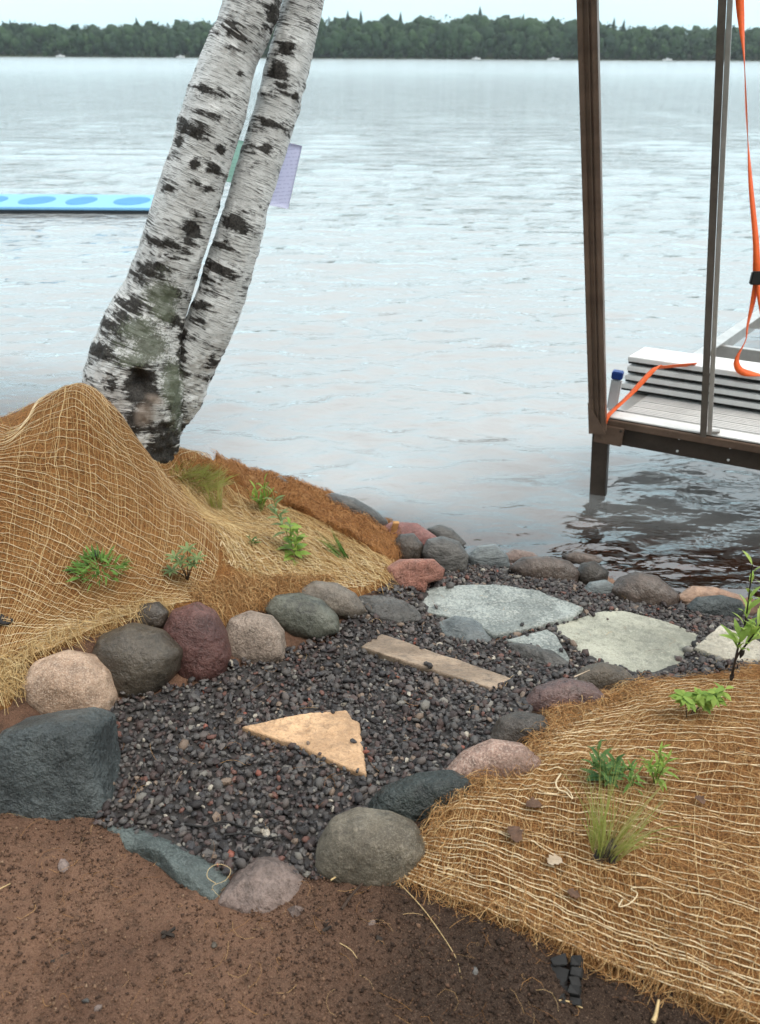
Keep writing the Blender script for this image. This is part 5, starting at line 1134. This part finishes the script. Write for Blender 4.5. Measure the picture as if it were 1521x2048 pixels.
# lupin-like plant with hand-shaped leaves
g = gpos(376, 1160); lup = empty('seedling', g); tag(lup, 'small plant with hand-shaped grey-green leaves poking through the netting', 'plant')
for q, (a, b_, e) in enumerate([(376,1100,.1),(350,1116,.1),(384,1131,.3),(344,1144,.1),(395,1118,.2),(362,1126,.1)]):
    c = PY(a, b_, g[1] - 0.02 - 0.01*(q % 3)); stem_part(lup, smooth_poly(np.array([g, (g + c)/2 + [0, 0, .012], c]), 8), 0.0017, 0.001, M['stem_dark'])
    for k in range(7):
        an = k*6.283/7 + q; put_leaf(LP, lup, c, (math.cos(an), math.sin(an) - 0.25, 0.32), 0.036)
# bushy green clump
g = gpos(200, 1178); bush = empty('seedling', g); tag(bush, 'low bushy deep green clump on the left netting slope', 'plant')
r = np.random.default_rng(8)
for k in range(210):
    a = r.uniform(0, 6.28); e = r.uniform(0.05, 1.3); rad = 0.075*r.random()**0.5
    p = g + np.array([math.cos(a)*rad*1.0, math.sin(a)*rad*0.7 + 0.03, 0.012 + 0.075*r.random()*(1 - (rad/0.09)**2) + .02])
    put_leaf(LT if k % 3 else LG, bush, p, (math.cos(a)*math.cos(e), math.sin(a)*math.cos(e), math.sin(e)), r.uniform(0.022, 0.045), roll=r.normal(0, .5))
# tall seedling at the right edge
seedling('tall leafy seedling with dark stem beside the pale sandy flagstone', (1462,1368), [[(1470,1325),(1478,1290),(1490,1250),(1498,1195),(1505,1130)], [(1472,1318),(1500,1280),(1525,1240),(1535,1180)]], LY, 22, 0.085, M['stem_dark'], r0=0.0042, seed=4, elev=0.6, whorl=1, start=0.38)
gw = gpos(1462, 1368)
for k, (a, b_) in enumerate([(1470,1325),(1478,1335),(1468,1345),(1482,1318),(1460,1330),(1490,1300)]):
    o = put_leaf(leaf_mesh('leaf', M['darkwood'], 0.5, 0.6), bpy.data.objects['seedling.004' if 'seedling.004' in bpy.data.objects else 'seedling'], PY(a, b_, gw[1]), (math.cos(k*2), math.sin(k*2), -0.8), 0.028); o.name = 'withered_leaf'
seedling('thin-stemmed plant with fan of lime leaflets on the right mat', (1376,1440), [[(1372,1415),(1366,1392)], [(1390,1412),(1402,1388)], [(1392,1420),(1432,1385)], [(1395,1418),(1452,1378)]], LB, 11, 0.036, M['stem_dark'], r0=0.0015, seed=5, elev=0.1, start=0.75, whorl=2, taper=False)
seedling('dark green leafy seedling behind the pale grass tuft', (1212,1568), [[(1202,1530),(1194,1488)], [(1200,1545),(1180,1525)], [(1220,1545),(1235,1520)], [(1228,1555),(1262,1535)]], LD, 13, 0.055, M['stem_green'], seed=6, elev=0.35, start=0.2)
seedling('yellow-green leafy seedling beside the dark green one', (1312,1566), [[(1318,1530),(1322,1498)], [(1325,1540),(1338,1515)], [(1305,1545),(1296,1530)]], LN, 12, 0.050, M['stem_green'], seed=7, elev=0.5, start=0.2)
seedling('low straggly green seedling between dark and yellow-green seedlings', (1264,1572), [[(1262,1550),(1258,1535)], [(1270,1552),(1282,1540)], [(1256,1556),(1244,1548)]], LG, 7, 0.045, M['stem_green'], seed=17, elev=0.3, start=0.1)
seedling('tiny dark seedling in a hollow of the straw-coloured net', (505,1092), [[(503,1082),(498,1076)], [(510,1084),(516,1080)]], LD, 6, 0.03, M['stem_green'], seed=18, elev=0.3, start=0.2)

def grass_tuft(label, base, n, length, lean, mat, spread=0.02, seed=0, width=0.003, fan=0.35, lean_dir=(0, 0), cat='grass', droop=0.5, base_mat=None):
    r = np.random.default_rng(seed); g = gpos(*base); root = empty('grass_tuft', g); tag(root, label, cat)
    VV = []; FF = []; AA = []; m = 0; sg = 7
    for k in range(n):
        a = r.uniform(0, 6.28); p = g + np.array([math.cos(a), math.sin(a), 0])*spread*r.random()**0.5; L = length*r.uniform(0.45, 1.05)
        d = np.array([math.cos(a)*fan*r.random() + lean_dir[0], math.sin(a)*fan*r.random() + lean_dir[1], 1.0]); d /= np.linalg.norm(d)
        t = np.linspace(0, 1, sg)[:, None]; P = p + d*t*L + np.array([math.cos(a), math.sin(a), -0.9])*(droop*L*r.random()*0.5)*t**2.3
        sd_ = np.cross(d, [math.cos(a + 1.3), math.sin(a + 1.3), 0.1]); sd_ /= np.linalg.norm(sd_); w = width*0.5*(1 - t**1.5*0.9)*r.uniform(.6, 1.2)
        V = np.stack([P - sd_*w, P + sd_*w], 1).reshape(-1, 3); VV.append(V); FF.append(np.array([(2*i, 2*i+1, 2*i+3, 2*i+2) for i in range(sg-1)]) + m); m += len(V); AA.append(np.full(len(V), r.random()))
    tag(obj_np('blades', np.concatenate(VV), [np.concatenate(FF)], mat, root, origin=g, attrs={'rnd': np.concatenate(AA)}), kind='stuff')
    if base_mat:
        a = np.arange(14)*2*math.pi/14; rr = 0.036*(1 + 0.2*r.normal(size=14)); ring = np.stack([g[0] + np.cos(a)*rr, g[1] + np.sin(a)*rr, np.full(14, g[2] - 0.006)], -1)
        V = np.concatenate([ring, g[None] + (ring - g)*[.6, .6, 0] + [0, 0, 0.012], [g + [0, 0, 0.016]]])
        obj_np('root_clod', V, [np.array([(i, (i+1) % 14, 14 + (i+1) % 14, 14 + i) for i in range(14)]), np.array([(14 + i, 14 + (i+1) % 14, 28) for i in range(14)])], base_mat, root, origin=g)
    return root
grass_tuft('tall yellow-green grass tuft with brown roots on the right mat', (1214,1700), 170, 0.26, 0, M['grass'], 0.034, 1, 0.0026, 0.42, (0.14, 0.05), base_mat=M['darkwood'])
grass_tuft('upright pale green grass tuft near the foot of the birch', (434,1020), 60, 0.21, 0, M['grass'], 0.022, 2, 0.0026, 0.22)
grass_tuft('bright green grass tuft flopping over the straw net', (688,1116), 60, 0.15, 0, M['grass_green'], 0.02, 3, 0.0026, 0.25, (-0.75, 0.35))
for k, (a, b_) in enumerate([(362,948),(378,955),(395,962),(410,952),(385,942),(425,968),(402,975)]):
    grass_tuft(['lowest flattened grass clump touching the birch foot', 'flattened grass clump second from the birch foot', 'flattened yellow-green grass clump in the middle of the patch by the birch', 'grass clump bordering the shaggy coir strip by the birch', 'grass clump on the lake side of the patch by the birch', 'grass clump next to the upright tuft, lake side', 'grass clump next to the upright tuft, birch side'][k], (a, b_), 150, 0.085, 0, M['grass'], 0.055, 30 + k, 0.0028, 1.0, (0.7, -0.5))
grass_tuft('wispy thin grass blades sticking up behind the mound crest', (30,850), 14, 0.10, 0, M['grass'], 0.12, 50, 0.0012, 0.5)

# ================================================================== SMALL THINGS
def curl_leaf(label, px, py, size, mat, seed):
    r = np.random.default_rng(seed); g = hit(px, py, 0.03); n = 9; V = []
    for i in range(n):
        for j in range(7):
            u = i/(n-1)*2 - 1; v = (j/6*2 - 1)*math.sqrt(max(0.02, 1 - u*u))*0.7*(1 + 0.25*math.sin(u*9 + seed))
            V.append((u, v, 0.45*v*v + 0.35*math.sin(u*2.2 + seed)*0.5 + 0.10*math.sin(v*7 + u*4) + 0.1))
    V = np.array(V)*size; a = r.uniform(0, 6.28); c, s_ = math.cos(a), math.sin(a); V = V @ np.array([[c, s_, 0], [-s_, c, 0], [0, 0, 1]])
    f = grid_faces(n, 7); m = len(V); V2 = np.concatenate([V, V - [0, 0, 0.0006]])
    tag(obj_np('dead_leaf', V2 + g, [f, f[:, ::-1] + m], mat, origin=g), label, 'leaf')
curl_leaf('dark curled dead leaf above the purple-brown one on the right mat', 1068, 1610, 0.019, M['deadleaf'], 1)
curl_leaf('large purple-brown dead leaf on the right mat', 1030, 1668, 0.024, M['deadleaf'], 2)
curl_leaf('pale bleached dead leaf on the right mat', 1110, 1722, 0.019, M['paleleaf'], 3)
curl_leaf('small brown dead leaf between pale leaf and mat edge', 1148, 1788, 0.014, M['deadleaf'], 4)
curl_leaf('black withered leaf above the bushy green clump', 192, 1108, 0.018, M['charcoal'], 5)
curl_leaf('black leaf at the left end of the netting by the tan granite', 8, 1243, 0.026, M['charcoal'], 6)
curl_leaf('small brown leaf beside the tall seedling on the right mat', 1400, 1600, 0.014, M['deadleaf'], 8)
def twig(label, pts, rad, mat, lift=0.004, cat='twig', name='twig'):
    P = np.array([hit(a, b_, lift) for a, b_ in pts]); P[:, 2] += np.random.default_rng(len(label)).uniform(0, 0.004, len(P))
    P = smooth_poly(P, 26); V, f = tube(P, np.linspace(rad, rad*0.5, 26), 6); tag(obj_np(name, V, [f], mat, origin=P[13]), label, cat)
twig('long dark root curving up from the soil at the mat corner', [(684,1820),(705,1790),(735,1760),(770,1738),(800,1736),(830,1742)], 0.0035, M['twig'], 0.012)
twig('dry pale stalk sticking out beside the grey-brown boulder', [(662,1762),(690,1742),(715,1716)], 0.0022, M['straw_plain'], 0.02)
twig('black root lying across the lower gravel', [(370,1650),(410,1655),(450,1645),(490,1655),(520,1655),(560,1645)], 0.003, M['charcoal'], 0.024)
twig('black root on the gravel just above the mauve stone', [(450,1672),(490,1668),(530,1676),(570,1672)], 0.003, M['charcoal'], 0.024)
twig('pale straw lying on the dark soil by the charred wood', [(1048,2003),(1085,2005),(1130,2002),(1165,2018)], 0.0022, M['straw_plain'], 0.004)
twig('short pale splinter standing at the mat edge by the charred wood', [(1306,2046),(1312,2030),(1318,2000)], 0.005, M['straw_plain'], 0.012)
twig('pale straw lying slantwise on the dark soil', [(862,1938),(885,1926),(902,1920)], 0.002, M['straw_plain'], 0.004)
twig('long thin dark root trailing down the dark soil', [(770,1740),(830,1800),(870,1850),(912,1915),(930,1975),(985,2040)], 0.0012, M['straw_plain'], 0.003)
twig('loop of pale jute lying on the teal slate tip', [(432,1768),(415,1755),(420,1738),(440,1730),(462,1740),(452,1762),(425,1775),(440,1795)], 0.0008, M['straw_plain'], 0.03, 'twine', 'twine_loop')
twig('tangled white twine end on the right mat beside the dark seedling', [(1122,1548),(1112,1566),(1118,1580),(1132,1585),(1145,1600),(1140,1585),(1125,1572)], 0.0022, M['twine'], 0.03, 'twine', 'twine_loop')
twig('pale curled twine loop on the bare lower right mat', [(1245,1800),(1238,1815),(1260,1808),(1275,1790),(1262,1778),(1290,1776),(1345,1780)], 0.0016, M['twine'], 0.03, 'twine', 'twine_loop')
twig('dry straw lying on the brown sand at the left', [(-5,1782),(22,1768)], 0.002, M['straw_plain'], 0.004)
twig('thin straw curved on the dark soil below the wood scraps', [(635,1872),(670,1882),(700,1900),(715,1918)], 0.0012, M['straw_plain'], 0.004)
twig('twisted dead twig at the waterline by the pale blue-grey stone', [(990,1085),(1000,1092),(1012,1098),(1022,1094)], 0.003, M['charcoal'], 0.02)
twig('bleached twig lying on the smooth brown stone by the sage flagstone', [(1148,1355),(1165,1347),(1180,1341)], 0.0025, M['paleleaf'], 0.06)
def pebble_thing(label, px, py, a, mat, seed, flat=0.7, name='stone'):
    v, fc = blob_variants(1, 3, seed); g = hit(px, py, 0.0); V = v[0]*np.array([1, 1, flat/0.5])*a
    ang = seed; c, s_ = math.cos(ang), math.sin(ang); V = V @ np.array([[c, s_, 0], [-s_, c, 0], [0, 0, 1]])
    tag(obj_np(name, V + g + [0, 0, a*0.25], [fc], mat, origin=g), label, 'stone')
pebble_thing('brown pebble lying alone on the brown sand', 130, 1732, 0.021, RM['mauve'], 2)
pebble_thing('tiny grey pebble on the sand near the bottom edge', 172, 2003, 0.008, RM['midgrey'], 3)
pebble_thing('small pale pebble beside the tiny grey one on the sand', 198, 2016, 0.010, RM['mauve'], 4)
pebble_thing('small brown pebble in the sand below the mauve stone', 430, 1892, 0.009, RM['brown'], 5)
pebble_thing('small grey pebble in the dark soil below the mat corner', 740, 1823, 0.009, RM['midgrey'], 6)
pebble_thing('small grey chip in the dark soil left of the long root', 745, 1850, 0.010, RM['mauve'], 7)
pebble_thing('grey chip in the dark soil below the mat fringe', 950, 1945, 0.010, RM['midgrey'], 8)
pebble_thing('dark chip lying on the mauve half-buried stone', 530, 1733, 0.013, RM['dark'], 9, name='stone')
def chunk(label, px, py, w, d, h, mat, rotz, n=3, seed=1, cols=2):
    """a scrap of wood cracked into crooked blocks"""
    r = np.random.default_rng(seed); g = hit(px, py, 0.0); root = empty('wood_scrap', g); tag(root, label, 'wood')
    e = np.array([math.cos(rotz), math.sin(rotz), r.normal(0, 0.12)]); s_ = np.array([-math.sin(rotz), math.cos(rotz), r.normal(0, 0.12)]); up = np.cross(e, s_)
    ev = np.linspace(-1, 1, n + 1) + np.concatenate([[0], r.normal(0, 0.25/n, n - 1), [0]]); sv = np.linspace(-1, 1, cols + 1) + np.concatenate([[0], r.normal(0, 0.25/cols, cols - 1), [0]])
    for i in range(n):
        for j in range(cols):
            if n*cols > 5 and r.random() < 0.12: continue
            c = g + e*(ev[i] + ev[i+1])/2*w/2 + s_*(sv[j] + sv[j+1])/2*d/2 + up*(h*0.30 + r.normal(0, h*0.10))
            he = (ev[i+1] - ev[i])*w/4*r.uniform(.95, 1.25); hs = (sv[j+1] - sv[j])*d/4*r.uniform(.75, 1.1); hh = h/2*r.uniform(0.5, 1.3); V = []; q_ = r.normal(0, 0.25); e1_, s1q = e*math.cos(q_) + s_*math.sin(q_), s_*math.cos(q_) - e*math.sin(q_)
            for a in (-1, 1):
                for b_ in (-1, 1):
                    for c_ in (-1, 1):
                        V.append(c + e1_*a*he*r.uniform(.65, 1.15) + s1q*b_*hs*r.uniform(.65, 1.15) + up*c_*hh*r.uniform(.5, 1.2))
            MB().add(V, [(0,1,3,2),(4,6,7,5),(0,4,5,1),(2,3,7,6),(0,2,6,4),(1,5,7,3)]).build('splinter', mat, root, bevel=min(he, hs, hh)*0.12)
chunk('block of cracked black charred wood on the soil by the mat fringe', 1132, 1965, 0.085, 0.065, 0.018, M['charcoal'], 1.35, 5, 3, 2)
chunk('flat charred wood fragments beside the larger charred block', 1080, 2000, 0.06, 0.03, 0.010, M['charcoal'], 0.2, 3, 4, 2)
chunk('dark rotten wood scrap on the soil below the grey-brown boulder', 662, 1852, 0.055, 0.026, 0.014, M['darkwood'], 0.6, 2, 5, 3)
chunk('small dark bark bit on the sand left of the wood scrap', 338, 1868, 0.026, 0.014, 0.010, M['darkwood'], 0.2, 2, 6, 2)
chunk('crumbled dark bark bits in the footprint at the lower left', 122, 1918, 0.034, 0.018, 0.010, M['darkwood'], 0.1, 3, 7, 2)
chunk('dark bark bit below the grey-brown boulder, beside the root', 765, 1885, 0.03, 0.012, 0.008, M['darkwood'], -0.6, 2, 8, 1)
# wooden stake pegging the coir strip
g = hit(783, 1078); d = np.array([0.25, 0.1, 1.0]); d /= np.linalg.norm(d)
tag(MB().prism(g - d*0.05, g + d*0.085, [0.013, 0, 0], [0, 0.011, 0]).build('wooden_stake', M['stake'], None, bevel=0.002), 'short wooden stake pegging the end of the shaggy coir strip', 'stake')

# ================================================================== HAZE over the lake
hz = MB().prism([-690, 335, 4], [690, 335, 4], [0, 370, 0], [0, 0, 26]).build('haze', M['soil'])
hb = NB('haze'); pv = hb.n('ShaderNodeVolumePrincipled'); pv.inputs['Density'].default_value = 0.00022; pv.inputs['Color'].default_value = (0.86, 0.93, 1.0, 1); pv.inputs['Anisotropy'].default_value = 0.3
hb.l(pv.outputs[0], hb.o.inputs['Volume']); hz.data.materials.clear(); hz.data.materials.append(hb.m); tag(hz, 'thin pale haze over the lake', 'haze', kind='stuff')
